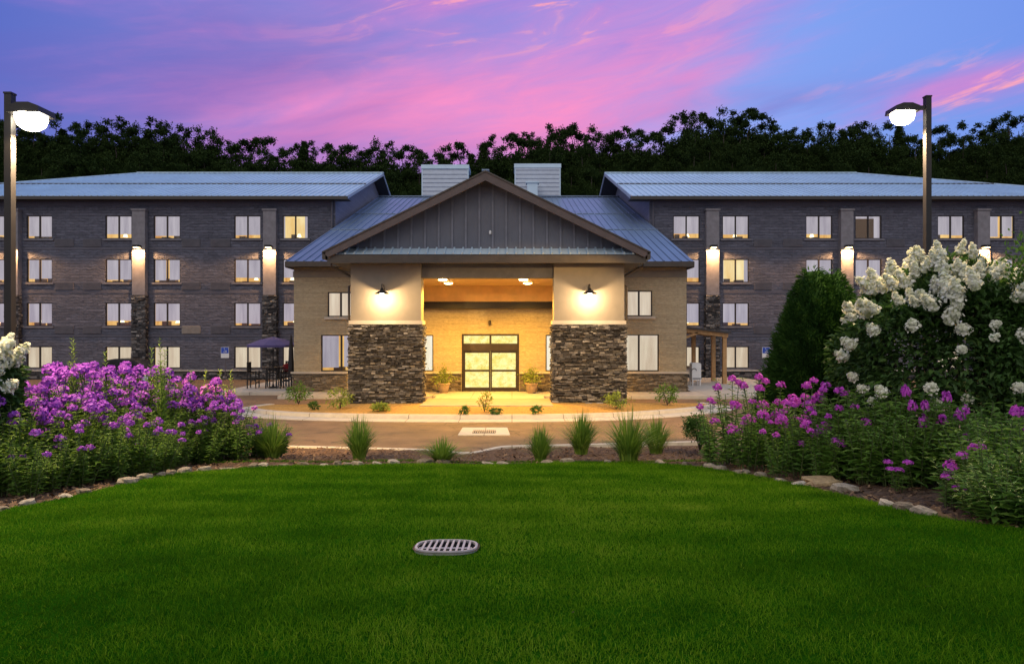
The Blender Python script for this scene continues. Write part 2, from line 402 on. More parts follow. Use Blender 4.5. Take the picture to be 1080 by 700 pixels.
# the lawn outline runs almost along the view at both sides: keep it as a polyline, and fill by rows
def lawn_span(y):
    """x range of the lawn at depth y"""
    xs = []
    for i in range(len(ex)-1):
        a, b = ey[i], ey[i+1]
        if (a-y)*(b-y) <= 0 and a != b: xs.append(ex[i]+(ex[i+1]-ex[i])*(y-a)/(b-a))
    if len(xs) < 2: return None
    return min(xs), max(xs)
ground = MB().quad((-900, -300, -.25), (900, -300, -.25), (900, 1500, -.25), (-900, 1500, -.25)).build('ground', M['earth']); setting(ground)
KERB = [(-40, 19.4), (-14, 19.2), (-7.6, 18.5), (-4.2, 18.05), (-2.3, 17.75), (-1.25, 17.3), (-.85, 17.5), (-.35, 18.15), (.2, 18.35), (2.2, 18.6), (4.8, 19.0), (8, 19.3), (16, 19.5), (40, 19.6)]
kx = np.array([q[0] for q in KERB]); ky = np.array([q[1] for q in KERB])
def kerb_y(x): return np.interp(x, kx, ky)
# planting bed under everything on the near side
m = MB(); gx = np.arange(-26, 26.01, .16); nv = 130
P = []
for j in range(nv):
    t = j/(nv-1); y = -9+(kerb_y(gx)-.1+9)*t
    z = np.where(y < 16, zt(gx, y), np.minimum(zt(gx, y), .16)) - .02 + rng.normal(0, .012, len(gx))
    z = np.maximum(z, .06); P.append(np.stack([gx, y, z], 1))
P = np.concatenate(P); nx = len(gx)
ii = (np.arange(nv-1)[:, None]*nx+np.arange(nx-1)[None, :]).ravel()
m.add(P, np.stack([ii, ii+1, ii+nx+1, ii+nx], 1)); setting(m.build('mulch_bed', M['mulch'], smooth=True))
# lawn
m = MB(); ys = list(np.arange(-8, 5.3, .35))+list(np.arange(5.3, max(ey), .12)); rows = []
for y in ys:
    sp = lawn_span(y) or (-14, 14)
    xs = np.linspace(sp[0], sp[1], 60); rows.append(np.stack([xs, np.full(60, y), zt(xs, y)+.012], 1))
P = np.concatenate(rows); n = len(ys); ii = (np.arange(n-1)[:, None]*60+np.arange(59)[None, :]).ravel()
DR = (PX(471, 6.38), 6.38)              # lawn drain
cx = P[ii].copy(); cc = (P[ii]+P[ii+61])/2
m.add(P, np.stack([ii, ii+1, ii+61, ii+60], 1)); setting(m.build('lawn', M['lawn'], smooth=True))

def blades(n, xs, ys, zs, L, Wd, lean, val):
    """n bent grass blades as 2-segment strips"""
    a = rng.uniform(0, 6.283, n); ld = rng.uniform(0, 6.283, n)
    s = np.stack([np.cos(a), np.sin(a), np.zeros(n)], 1)*(Wd/2)[:, None]
    l = np.stack([np.cos(ld), np.sin(ld), np.zeros(n)], 1)
    b = np.stack([xs, ys, zs], 1); up = np.array([0, 0, 1.0])
    mid = b+up*(L*.55)[:, None]+l*(L*lean*.3)[:, None]; tip = b+up*(L*.95)[:, None]*(1-.25*lean[:, None])+l*(L*lean)[:, None]
    V = np.stack([b-s, b+s, mid+s*.8, mid-s*.8, tip], 1).reshape(-1, 3)
    k = np.arange(n)*5
    return V, np.stack([k, k+1, k+2, k+3], 1), np.stack([k+3, k+2, k+4], 1), np.repeat(val, 5)
def vnoise(x, y, s, seed):
    r = np.random.default_rng(seed); o = 0
    for k in range(5):
        a = r.uniform(0, 6.28); f = s*r.uniform(.6, 1.6); o = o+np.sin((x*math.cos(a)+y*math.sin(a))*f+r.uniform(0, 6.28))
    return o/5
gxs, gys = [], []
for y0 in np.arange(3.2, max(ey), .2):
    dens = 5200 if y0 < 6 else (3800 if y0 < 9 else 2600)
    sp = lawn_span(y0+.1) or (-14, 14); a = max(sp[0], -.80*y0-.9); b = min(sp[1], .80*y0+.9); a2, b2 = max(sp[0], -.80*y0-4.5), min(sp[1], .80*y0+4.5)
    if b <= a: continue
    for q0, q1 in ((a2, a), (b, b2)):
        if q1-q0 > .05: k = int(1500*.2*(q1-q0)); gxs.append(rng.uniform(q0, q1, k)); gys.append(rng.uniform(y0, y0+.2, k))
    k = int(dens*.2*(b-a)); gxs.append(rng.uniform(a, b, k)); gys.append(rng.uniform(y0, y0+.2, k))
gxs = np.concatenate(gxs); gys = np.concatenate(gys)
keep = np.abs((gxs-DR[0])/.32)**2.8+np.abs((gys-DR[1])/.285)**2.8 > 1
gxs, gys = gxs[keep], gys[keep]; n = len(gxs)
L = rng.uniform(.030, .068, n)*(1+.22*vnoise(gxs, gys, 2.2, 3)); Wd = rng.uniform(.0032, .0055, n)*np.where(gys > 8, 1.5, 1)
val = np.clip(.42+.42*vnoise(gxs, gys, .75, 5)+.22*vnoise(gxs, gys, 5, 6)+.11*np.sin(gys*5.2+.4*np.sin(gxs*.8))+np.where(rng.random(n) < .05, .5, 0)+rng.normal(0, .2, n), 0, 1)
V, Q, T, A = blades(n, gxs, gys, zt(gxs, gys), L, Wd, rng.uniform(.2, 1.0, n), val)
g = MB(); g.V.append(V); g.A.append(A); g.F += [Q, T]; g.n = len(V)
tag(g.build('grass', M['blade']), 'short mown green grass blades of the front lawn', 'grass', kind='stuff')

# mulch chips
n = 26000; x = rng.uniform(-13, 12, n); y = rng.uniform(6.5, 18, n)
ok = np.ones(n, bool)
for i in range(n):
    sp = lawn_span(y[i])
    if sp and sp[0]+.03 < x[i] < sp[1]-.03 or y[i] > kerb_y(x[i])-.25 or abs(x[i]) > .8*y[i]+.6: ok[i] = False
x, y = x[ok], y[ok]; n = len(x)
a = rng.uniform(0, 6.28, n); l = rng.uniform(.02, .07, n); w = rng.uniform(.006, .02, n); tl = rng.uniform(-.5, .5, n)
d = np.stack([np.cos(a), np.sin(a), tl], 1)*l[:, None]; e = np.stack([-np.sin(a), np.cos(a), rng.uniform(-.4, .4, n)], 1)*w[:, None]
c = np.stack([x, y, np.minimum(zt(x, y), np.where(y > 16, .18, 9))+.015], 1)
V = np.stack([c-d-e, c+d-e, c+d+e, c-d+e], 1).reshape(-1, 3); k = np.arange(n)*4
M['chip'] = leaf_mat('bark_chip', [(.05, .028, .018), (.12, .07, .04), (.30, .20, .12)], 0, .9, .2)
g = MB().add(V, np.stack([k, k+1, k+2, k+3], 1), np.repeat(rng.beta(1.2, 2.4, n), 4))
tag(g.build('bark_mulch', M['chip']), 'brown bark chips strewn over the planting beds', 'mulch', kind='stuff')

# ------------------------------------------------------------------ drive, kerbs, island, paving
setting(MB().quad((-90, 17.0, 0), (90, 17.0, 0), (90, 45.9, 0), (-90, 45.9, 0)).build('road', M['asphalt']))
def ribbon(mb, pts, w0, w1, z0, z1):
    """kerb along pts (plan), from offset w0 to w1 on its left"""
    pts = [Vector((p[0], p[1])) for p in pts]; n = len(pts); vs = []
    for i, p in enumerate(pts):
        t = (pts[min(i+1, n-1)]-pts[max(i-1, 0)]).normalized(); nn = Vector((-t.y, t.x))
        a = p+nn*w0; b = p+nn*w1
        vs += [(a.x, a.y, z0), (b.x, b.y, z0), (b.x, b.y, z1), (a.x, a.y, z1)]
    fs = [(4*i+k, 4*i+(k+1) % 4, 4*i+4+(k+1) % 4, 4*i+4+k) for i in range(n-1) for k in range(4)]
    fs += [(0, 1, 2, 3), (4*n-1, 4*n-2, 4*n-3, 4*n-4)]
    return mb.add(vs, fs)
def smoothline(pts, k=6):
    out = []; p = [pts[0]]+list(pts)+[pts[-1]]
    for i in range(1, len(p)-2):
        for j in range(k):
            t = j/k; q = []
            for a in range(2):
                p0, p1, p2, p3 = p[i-1][a], p[i][a], p[i+1][a], p[i+2][a]
                q.append(.5*((2*p1)+(-p0+p2)*t+(2*p0-5*p1+4*p2-p3)*t*t+(-p0+3*p1-3*p2+p3)*t**3))
            out.append(tuple(q))
    return out+[tuple(pts[-1])]
setting(ribbon(MB(), smoothline(KERB, 5), -.13, .02, -.1, .16).build('kerb', M['conc']))
# mulched island round the entrance, with kerb and gutter
def gp(px, py, z=.15):
    d = (CZ-z)*F/(py-350); return (PX(px, d), d)
ISL = [gp(*q) for q in ((290, 426), (270, 428.5), (276, 431), (305, 433.5), (350, 435.2), (430, 436.3), (512, 436.6), (600, 435.8), (660, 434), (705, 431), (736, 428), (745, 426), (735, 424.5))]
isl = smoothline(ISL, 6)
c = Vector((-1.2, 28.2))
def off(p, k): v = (Vector(p)-c).normalized()*k; return (p[0]+v.x, p[1]+v.y)
MB_ = MB(); ribbon(MB_, [off(p, 0) for p in isl], -.02, -.34, -.1, .15); ribbon(MB_, [off(p, .02) for p in isl], -.34, -1.15, -.1, .02)
setting(MB_.build('island_kerb', M['conc']))
mm = MB(); cs = []
m0 = [(p[0], p[1], .13) for p in isl]; m1 = [(c.x+(p[0]-c.x)*.5, c.y+(p[1]-c.y)*.5, .20+rng.normal(0, .01)) for p in isl]
k = len(isl); mm.add(m0+m1+[(c.x, c.y, .2)], [(i, i+1, k+i+1, k+i) for i in range(k-1)]+[(k+i, k+i+1, 2*k) for i in range(k-1)]+[(k-1, 0, k, 2*k-1), (2*k-1, k, 2*k)])
setting(mm.build('island_mulch', M['mulch_lit'], smooth=True))
sw = MB()
sw.box(-15.0, -11.28, 34.6, 45.9, -.2, .15)                         # patio
sw.box(-11.2, -3.6, 32.6, 34.85, -.2, .148); sw.box(1.5, 15.5, 32.6, 34.85, -.2, .148)
sw.box(9.2, 15.5, 34.852, 45.9, -.2, .15)
setting(sw.build('sidewalk', M['conc']))
setting(MB().box(-3.59, 1.49, 30.6, 34.9, -.2, .16).build('entrance_path', M['conc']))
setting(MB().box(-3.74, 1.66, 27.5, 30.59, -.2, .235).build('entrance_pavement', M['conc2']))

# ------------------------------------------------------------------ THE HOTEL
HO = (-1.1, 35.0, 0.0)
H = thing('hotel', HO, 'three winged grey block hotel with gabled stone entrance porch and lit windows', 'hotel')
def part(mb, name, mat, parent=None, smooth=False): return mb.build(name, M[mat], parent or H, smooth)
def wall_holes(mb, x0, x1, z0, z1, y, holes, depth=.16):
    """wall sheet facing -y at depth y with rectangular openings and reveals"""
    xs = sorted({x0, x1, *[min(max(h[i], x0), x1) for h in holes for i in (0, 1)]}); zs = sorted({z0, z1, *[h[i] for h in holes for i in (2, 3)]})
    for i in range(len(xs)-1):
        for j in range(len(zs)-1):
            mx, mz = (xs[i]+xs[i+1])/2, (zs[j]+zs[j+1])/2
            if any(h[0] < mx < h[1] and h[2] < mz < h[3] for h in holes): continue
            mb.quad((xs[i], y, zs[j]), (xs[i+1], y, zs[j]), (xs[i+1], y, zs[j+1]), (xs[i], y, zs[j+1]))
    for a, b, c_, d_ in holes:
        e = y+depth
        mb.quad((a, y, c_), (a, y, d_), (a, e, d_), (a, e, c_)); mb.quad((b, y, c_), (b, e, c_), (b, e, d_), (b, y, d_))
        mb.quad((a, y, d_), (b, y, d_), (b, e, d_), (a, e, d_)); mb.quad((a, y, c_), (a, e, c_), (b, e, c_), (b, y, c_))
def window(x0, x1, z0, z1, y, style='gap', mull=.5, sill=True, seed=0):
    r = random.Random(seed); f = MB(); b = .055; yy = y+.09
    f.box(x0, x0+b, yy-.04, yy+.05, z0, z1); f.box(x1-b, x1, yy-.04, yy+.05, z0, z1)
    f.box(x0+b, x1-b, yy-.04, yy+.05, z0, z0+b); f.box(x0+b, x1-b, yy-.04, yy+.05, z1-b, z1)
    xm = x0+(x1-x0)*mull; f.box(xm-.045, xm+.045, yy-.045, yy+.045, z0+b, z1-b)
    w = part(f, 'window', 'frame')
    part(MB().box(x0+b, x1-b, yy-.006, yy+.002, z0+b, z1-b), 'pane', 'glass', w)
    if sill: part(MB().box(x0-.14, x1+.14, y-.10, y+.08, z0-.13, z0-.003), 'sill', 'cap' if sill == 2 else 'band', w)
    rm = {'gap': 'room', 'full': 'room', 'open': 'room_pale', 'dark': 'room_dim', 'bright': 'room_pale', 'part': 'room'}[style]
    # the room behind: back wall, sides, ceiling
    q = MB(); a0, a1, e, yb = x0-.25, x1+.25, y+.24, y+1.9
    q.quad((a0, yb, z0-.5), (a1, yb, z0-.5), (a1, yb, z1+.1), (a0, yb, z1+.1)); q.quad((a0, e, z0-.5), (a0, yb, z0-.5), (a0, yb, z1+.1), (a0, e, z1+.1))
    q.quad((a1, e, z0-.5), (a1, e, z1+.1), (a1, yb, z1+.1), (a1, yb, z0-.5)); q.quad((a0, e, z1+.1), (a0, yb, z1+.1), (a1, yb, z1+.1), (a1, e, z1+.1))
    q.quad((a0, e, z0-.5), (a1, e, z0-.5), (a1, yb, z0-.5), (a0, yb, z0-.5))
    part(q, 'room', rm, w)
    wd = x1-x0; xa = x0+wd*r.uniform(.03, .25)
    for k in range(r.choice((1, 2, 2))):
        xb = xa+wd*r.uniform(.15, .3)
        part(MB().box(xa, xb, y+.6, y+1.1, z0-.4, z0+(z1-z0)*r.uniform(.08, .24)), 'furniture', 'furn', w); xa = xb+wd*r.uniform(.08, .25)
    if style in ('gap', 'open') and r.random() < .6:
        xa = x0+wd*r.uniform(.2, .8); part(MB().lathe([(.09, 0), (.14, -.16), (.15, -.2)], (xa, y+.8, z0+.42), 10), 'bed_lamp', 'bulb', w)
    cur = []
    H_ = z1-z0
    if style == 'gap': g = r.uniform(.12, .24); cur = [(x0+.03, xm, z0+H_*g, z1), (xm, x1-.03, z0+H_*(g+r.uniform(-.04, .03)), z1)]
    elif style in ('full', 'bright'): cur = [(x0+.03, xm, z0, z1), (xm, x1-.03, z0+(H_*.1 if r.random() < .3 else 0), z1)]
    elif style == 'part': cur = [(x0+.03, x0+wd*.42, z0+H_*.1, z1), (x0+wd*.55, x1-.03, z0+H_*.12, z1)]
    elif style == 'open': cur = [(x1-wd*.16, x1-.03, z0, z1), (x0+.03, x0+wd*.07, z0, z1)]
    elif style == 'dark': cur = [(x1-wd*.24, x1-.05, z0+.05, z1), (x0+.03, x1-wd*.24, z1-H_*.12, z1)]
    for (a, b_, c_, d_) in cur:
        k = max(6, int((b_-a)/.06)); t = np.linspace(0, 1, k+1); xs = a+(b_-a)*t
        yc = y+.20+.018*np.sin(t*(b_-a)*34+seed)+.01*np.sin(t*17+seed*2)
        V = np.concatenate([np.stack([xs, yc, np.full(k+1, c_)], 1), np.stack([xs, yc, np.full(k+1, d_)], 1)])
        i = np.arange(k); MB_ = MB().add(V, np.stack([i, i+1, i+k+2, i+k+1], 1))
        part(MB_, 'curtain', {'bright': 'curtain_bright', 'full': 'curtain_warm'}.get(style, 'curtain'), w, True)
    return w
def ledgestone(mb, o, u, nrm, width, z0, z1, course=.085, proud=.07, lo=.16, hi=.55, sd=1):
    """dry-stacked stones of random length and depth on the plane through o, along u, out along nrm"""
    r = np.random.default_rng(abs(sd)+1); z = z0; o, u, nrm = map(np.array, (o, u, nrm))
    while z < z1-.01:
        h = min(course*r.uniform(.6, 1.45), z1-z)
        if z1-(z+h) < .03: h = z1-z
        s = -r.uniform(0, .2)
        while s < width:
            l = r.uniform(lo, hi); a, b = max(s, 0), min(s+l, width)
            s += l
            if b-a < .02: continue
            p = proud*r.uniform(.15, 1.0); q = r.normal(0, .016, 4)
            g = .008
            def pt(t, zz, dd): return o+u*t+nrm*dd+np.array([0, 0, zz])
            V = [pt(a+g, z+g, 0), pt(b-g, z+g, 0), pt(b-g, z+h-g, 0), pt(a+g, z+h-g, 0),
                 pt(a+g, z+g, p+q[0]), pt(b-g, z+g, p+q[1]), pt(b-g, z+h-g, p+q[2]), pt(a+g, z+h-g, p+q[3])]
            mb.add(V, [(4,5,6,7),(0,1,5,4),(1,2,6,5),(2,3,7,6),(3,0,4,7)], min(1, max(0, r.beta(1.0, 1.5))))
        z += h
    return mb

# --- wings
D = 46.0
wz = lambda py: PZ(py, D)
ROWS = [(227.3, 251.8), (273.2, 297.9), (319.3, 343.8), (365.3, 388.2)]
LW = [(-110, -82), (-22, 5), (28, 55), (111, 139), (162, 190), (247, 275), (298, 325)]
RW = [(710, 738), (762, 790), (850, 878), (902, 930), (989, 1017), (1043, 1070), (1131, 1159)]
STY = {(298, 0): 'open', (762, 1): 'open', (902, 0): 'dark', (850, 1): 'gap', (162, 1): 'part'}
def wing(X0, X1, wins, pils, inner, side):
    holes = [(PX(a, D), PX(b, D), wz(q), wz(p)) for a, b in wins for p, q in ROWS]
    m = MB(); wall_holes(m, X0, X1, -.25, 12.1, D, holes)
    gs = inner; pr = [(46.0, -.25), (71, -.25), (71, 12.1), (58.1, 16.35), (46.0, 12.1)]
    gw = MB().add([(gs, y, z) for y, z in pr], [(0, 1, 2, 3, 4)]); o = X0 if inner == X1 else X1
    m.add([(o, y, z) for y, z in pr[:3]+[pr[4]]], [(0, 1, 2, 3)]); m.quad((X0, 71, -.25), (X1, 71, -.25), (X1, 71, 12.1), (X0, 71, 12.1))
    w = part(m, 'wing_wall', 'block'); part(gw, 'gable_wall', 'lapside', w)
    # smooth courses: belts and the plain zone either side of each pilaster
    bl = MB()
    for py in (262, 308, 354): bl.box(X0+.02, X1-.02, D-.02, D+.02, wz(py+1.1), wz(py-1.1))
    bl.box(X0+.02, X1-.02, D-.05, D+.02, wz(217), 12.08)
    part(bl, 'belt_course', 'block_smooth', w)
    for a, b in wins:
        for k, (p, q) in enumerate(ROWS):
            hsh = (int(a)*37+k*101+5000) % 17
            st = STY.get((a, k), 'full' if k == 3 else ('part' if hsh in (3, 9) else 'gap'))
            window(PX(a, D), PX(b, D), wz(q), wz(p), D, st, seed=int(a*7+k*131+1000))
    lv = [p for p in ((-82, -62), (-52, -32), (58, 78), (88, 107), (192, 211.5), (222.5, 243), (795, 814), (826, 846), (935, 954), (966, 986), (1078, 1098), (1108, 1127)) if X0 < PX(p[0], D) < X1]
    for a, b in lv:
        for p, q in ((252, 260.3), (297.5, 305.8), (343.5, 351.8)):
            g = MB(); xa, xb, za, zb = PX(a, D), PX(b, D), wz(q), wz(p)
            g.box(xa, xb, D-.05, D+.02, za, zb); zz = za+.05
            while zz < zb-.05: g.box(xa+.04, xb-.04, D-.075, D-.051, zz, zz+.025); zz += .06
            part(g, 'louvre', 'ptac_beige' if (a, p) in ((192, 343.5),) else 'ptac')
    for a, b in pils:
        xa, xb = PX(a, D-.35), PX(b, D-.35); yf = D-.38
        zb_, ztop, zm = -.25, PZ(222, yf), PZ(311, yf); xc = (xa+xb)/2
        pl = MB().box(xa, xb, yf, D-.003, zm, ztop); pl.box(xa-.06, xb+.06, yf-.06, D-.003, ztop, ztop+.12)
        p = part(pl, 'pilaster', 'pil')
        st = MB(); st.box(xa+.02, xb-.02, yf+.03, D-.004, zb_, zm-.003, .2)
        ledgestone(st, (xa-.05, yf+.03, 0), (1, 0, 0), (0, -1, 0), xb-xa+.1, zb_, zm-.01, .10, .11, .15, .5, int(a)+9)
        ledgestone(st, (xa, yf, 0), (0, 1, 0), (-1, 0, 0), .36, zb_, zm-.01, .10, .09, .12, .3, int(a)+10)
        ledgestone(st, (xb, yf, 0), (0, 1, 0), (1, 0, 0), .36, zb_, zm-.01, .10, .09, .12, .3, int(a)+11)
        part(st, 'stone_base', 'ledge', p)
        zl = PZ(262, yf); sc = MB().box(xc-.20, xc+.20, yf-.40, yf-.002, zl+.04, zl+.20)
        s = part(sc, 'wall_light', 'black'); part(MB().box(xc-.16, xc+.16, yf-.37, yf-.03, zl+.015, zl+.039), 'lens', 'sconce_glow', s)
        lamp('wall_light_lamp', 'SPOT', (xc, yf-.36, zl), 1150, (1, .52, .19), .05, (xc, yf-.34, 0), 168, .3, s)
    return w
LX0, LX1, RX0, RX1 = -43.4, -11.9, 9.26, 40.9
def stone_plinth(X0, X1, skip):
    st = MB(); ledgestone(st, (X0, D-.01, 0), (1, 0, 0), (0, -1, 0), X1-X0, -.25, .56, .10, .11, .2, .6, 33)
    p = part(st, 'stone_plinth', 'ledge'); part(MB().box(X0, X1, D-.17, D+.01, .562, .645), 'ledge', 'cap', p)
wing(LX0, LX1, LW, [(-132, -119), (6, 19), (139.5, 153), (277.5, 291)], LX1, -1); stone_plinth(LX0, LX1, None)
wing(RX0, RX1, RW, [(745, 758.5), (887, 900), (1031, 1044), (1176, 1189)], RX0, 1); stone_plinth(RX0, RX1, None)

def slope_ribs(mb, x0, x1, fn, step, h=.05, w=.05):
    """ribs up a slope: fn(x) -> ((y0,z0),(y1,z1))"""
    x = x0
    while x <= x1+1e-6:
        (ya, za), (yb, zb) = fn(x)
        if yb-ya > .2: mb.bar((x, ya, za+h/2), (x, yb, zb+h/2), w, h, .7)
        x += step
def wing_roof(xi, xe, ridge_e):
    """xi inner rake, xe eave corner of the hip end, ridge_e the end of the ridge"""
    y0, z0, yr, zr, y1 = 45.2, 12.2, 58.0, 16.65, 71.0
    m = MB(); t = .07
    A, B, C_, D_ = (xi, y0, z0), (xe, y0, z0), (ridge_e, yr, zr), (xi, yr, zr)
    m.quad(A, B, C_, D_); m.quad((xi, y1, z0), D_, C_, (xe, y1, z0)); m.add([B, (xe, y1, z0), C_], [(0, 1, 2)])
    lo = min(xi, xe); hi = max(xi, xe)
    def fn(x):
        if (x-ridge_e)*(xe-ridge_e) > 0:
            k = (x-xe)/(ridge_e-xe); return (y0, z0), (y0+(yr-y0)*k, z0+(zr-z0)*k)
        return (y0, z0), (yr, zr)
    slope_ribs(m, lo+.05, hi-.05, fn, .42, .055, .07)
    m.bar((xi, yr, zr+.05), (ridge_e, yr, zr+.05), .35, .08)
    for e in (B, (xe, y1, z0)): m.bar((e[0], e[1], e[2]+.04), (C_[0], C_[1], C_[2]+.04), .22, .07)
    # snow guard line part way up the slope
    k = .45; s = 1 if xe > xi else -1
    r = part(m, 'wing_roof', 'roof')
    part(MB().bar((xi, y0+(yr-y0)*k, z0+(zr-z0)*k+.06), (xe-(xe-ridge_e)*k, y0+(yr-y0)*k, z0+(zr-z0)*k+.06), .06, .07), 'snow_guard', 'gutter', r)
    f = MB(); f.box(lo, hi, y0-.02, y0+.12, z0-.22, z0-.006); f.box(lo, hi, y1-.1, y1, z0-.22, z0-.006); f.box(min(xe, xe-s*.1), max(xe, xe-s*.1), y0+.121, y1-.11, z0-.22, z0-.006)
    part(f, 'fascia', 'trim', r)
    g = MB(); s_ = -s
    for (ya, yb) in ((y0, yr), (y1, yr)): g.bar((xi+s*.03, ya, z0-.10), (xi+s*.03, yb, zr-.10), .06, .2)
    part(g, 'rake_trim', 'white_metal', r)
    so_ = MB(); so_.quad((lo, y0+.02, z0-.17), (hi, y0+.02, z0-.17), (hi, 46.3, z0-.17), (lo, 46.3, z0-.17))
    wi = xi+s*1.6
    so_.quad((xi+s*.07, y0+.1, z0-.16), (wi, y0+.1, z0-.16), (wi, yr, zr-.2), (xi+s*.07, yr, zr-.2)); so_.quad((xi+s*.07, y1, z0-.16), (wi, y1, z0-.16), (wi, yr, zr-.2), (xi+s*.07, yr, zr-.2))
    part(so_, 'soffit', 'soffit', r)
wing_roof(-10.9, -44.3, -31.8)
wing_roof(7.85, 41.7, 29.2)

# --- middle block
DW = 35.0
bx0, bx1 = PX(310, DW), PX(724, DW); cz = lambda py: PZ(py, DW)
def hole(a, b, p, q): return (PX(a, DW), PX(b, DW), cz(q), cz(p))
HU = [hole(345.5, 373, 308, 334), hole(660, 688, 306.5, 333.5)]
HL = [hole(338.5, 381, 353, 391.5), hole(653, 695, 352.5, 391.5), hole(432, 457, 353, 391.5), hole(575.5, 600, 353, 391.5)]
DO = (PX(487, DW), PX(547.5, DW), .16, cz(352))
m = MB(); wall_holes(m, bx0, bx1, -.2, 6.62, DW, HU+HL+[DO])
m.quad((bx0, DW, -.2), (bx0, DW, 6.62), (bx0, D, 6.62), (bx0, D, -.2)); m.quad((bx1, DW, -.2), (bx1, D, -.2), (bx1, D, 6.62), (bx1, DW, 6.62))
BW = part(m, 'middle_wall', 'tan_block')
part(MB().box(bx0-.03, bx1+.03, DW-.05, DW+.02, cz(292.5), cz(286)), 'frieze_course', 'stucco', BW)
st = MB()
for a, b in ((bx0, PX(366, DW)), (PX(440, DW), DO[0]-.02), (DO[1]+.02, PX(590, DW)), (PX(655, DW), bx1)):
    ledgestone(st, (a, DW, 0), (1, 0, 0), (0, -1, 0), b-a, .0, cz(394), .075, .10, .15, .45, int(a*10)+50)
ledgestone(st, (bx0, DW-.08, 0), (0, 1, 0), (-1, 0, 0), D-DW, .0, cz(394), .075, .10, .15, .45, 77)
ledgestone(st, (bx1, DW-.08, 0), (0, 1, 0), (1, 0, 0), D-DW, .0, cz(394), .075, .10, .15, .45, 78)
p = part(st, 'stone_wainscot', 'ledge_tan')
lg = MB()
for a, b in ((bx0-.12, PX(368, DW)), (PX(438, DW), DO[0]-.02), (DO[1]+.02, PX(592, DW)), (PX(650, DW), bx1+.12)): lg.box(a, b, DW-.15, DW+.0, cz(393.8), cz(391.9))
part(lg, 'ledge', 'cap', p)
for i, h in enumerate(HU): window(*h, DW, 'full', .5, 2, 500+i)
for i, h in enumerate(HL): window(*h, DW, ('part', 'full', 'bright', 'bright')[i], .5, False, 600+i)
# entrance doors: two sliding leaves under a transom
dm = MB(); x0, x1, z0, z1 = DO; b = .10; yy = DW+.05; zt_ = cz(362.2); zh = cz(370)
dm.box(x0, x0+b, yy-.07, yy+.07, z0, z1); dm.box(x1-b, x1, yy-.07, yy+.07, z0, z1); dm.box(x0+b, x1-b, yy-.07, yy+.07, z1-b, z1)
dm.box(x0+b, x1-b, yy-.10, yy+.07, zh, zt_)
xm = (x0+x1)/2; dm.box(xm-.05, xm+.05, yy-.05, yy+.05, zt_, z1-b)
door = part(dm, 'door', 'frame')
zr = cz(390.8)
for a, b_ in ((x0+b, xm-.004), (xm+.004, x1-b)):
    lf = MB(); k = .075
    lf.box(a, a+k, yy-.03, yy+.03, z0, zh-.003); lf.box(b_-k, b_, yy-.03, yy+.03, z0, zh-.003); lf.box(a+k, b_-k, yy-.03, yy+.03, z0, z0+.2); lf.box(a+k, b_-k, yy-.03, yy+.03, zh-.1, zh-.003); lf.box(a+k, b_-k, yy-.03, yy+.03, zr-.05, zr+.05)
    part(lf, 'door_leaf', 'frame', door); part(MB().box(a+k, b_-k, yy-.004, yy+.004, z0+.2, zh-.1), 'pane', 'glass', door)
part(MB().box(x0+b, x1-b, yy-.004, yy+.004, zt_, z1-b), 'pane', 'glass', door)
lb = MB(); a0, a1, yb = x0-.6, x1+.6, DW+2.2
lb.quad((a0, yb, z0), (a1, yb, z0), (a1, yb, z1+.2), (a0, yb, z1+.2)); lb.quad((a0, DW+.2, z0), (a0, yb, z0), (a0, yb, z1+.2), (a0, DW+.2, z1+.2)); lb.quad((a1, DW+.2, z0), (a1, DW+.2, z1+.2), (a1, yb, z1+.2), (a1, yb, z0))
part(lb, 'lobby_screen', 'lobby', door)
part(MB().quad((a0, DW+.2, z1+.05), (a0, yb, z1+.05), (a1, yb, z1+.05), (a1, DW+.2, z1+.05)), 'lobby_ceiling', 'lobby_top', door)
part(MB().quad((a0, DW+.12, z0+.004), (a1, DW+.12, z0+.004), (a1, yb, z0+.004), (a0, yb, z0+.004)), 'lobby_floor', 'cap', door)
e = MB().lathe([(.055, 0), (.07, .05), (.07, .2), (.04, .26)], (PX(516.5, DW-.05), DW-.07, cz(343)), 12); part(e, 'porch_sensor', 'gutter')

# roof of the middle block
m = MB(); ya, za, yr, zr_ = 34.2, 6.73, 58.0, 14.64; xa, xb = PX(301, ya), PX(732, ya)
m.quad((xa, ya, za), (xb, ya, za), (xb, yr, zr_), (xa, yr, zr_)); m.quad((xa, yr, zr_), (xb, yr, zr_), (xb, 82, za), (xa, 82, za))
slope_ribs(m, xa+.06, xb-.05, lambda x: ((ya, za), (yr, zr_)), .43, .05, .055)
m.bar((xa, yr, zr_+.05), (xb, yr, zr_+.05), .4, .08)
for k in (.36, .62): m.bar((xa, ya+(yr-ya)*k, za+(zr_-za)*k+.03), (xb, ya+(yr-ya)*k, za+(zr_-za)*k+.03), .1, .05, 1)
rf = part(m, 'middle_roof', 'roof2')
f = MB(); f.box(xa, xb, ya-.10, ya+.04, za-.26, za-.005); f.box(xa-.03, xa+.04, ya+.05, D-.1, za-.3, za-.01); f.box(xb-.04, xb+.03, ya+.05, D-.1, za-.3, za-.01)
part(f, 'gutter', 'gutter', rf)
for xe, s in ((xa, -1), (xb, 1)):
    part(MB().add([(xe-s*.15, ya+.1, za-.2), (xe-s*.15, D, za-.2), (xe-s*.15, D, za+(zr_-za)*(D-ya)/(yr-ya)-.03)], [(0, 1, 2)]), 'gable_end', 'siding', rf)
part(MB().box(xa+.05, xb-.05, ya+.05, DW-.01, za-.24, za-.20), 'soffit', 'soffit', rf)
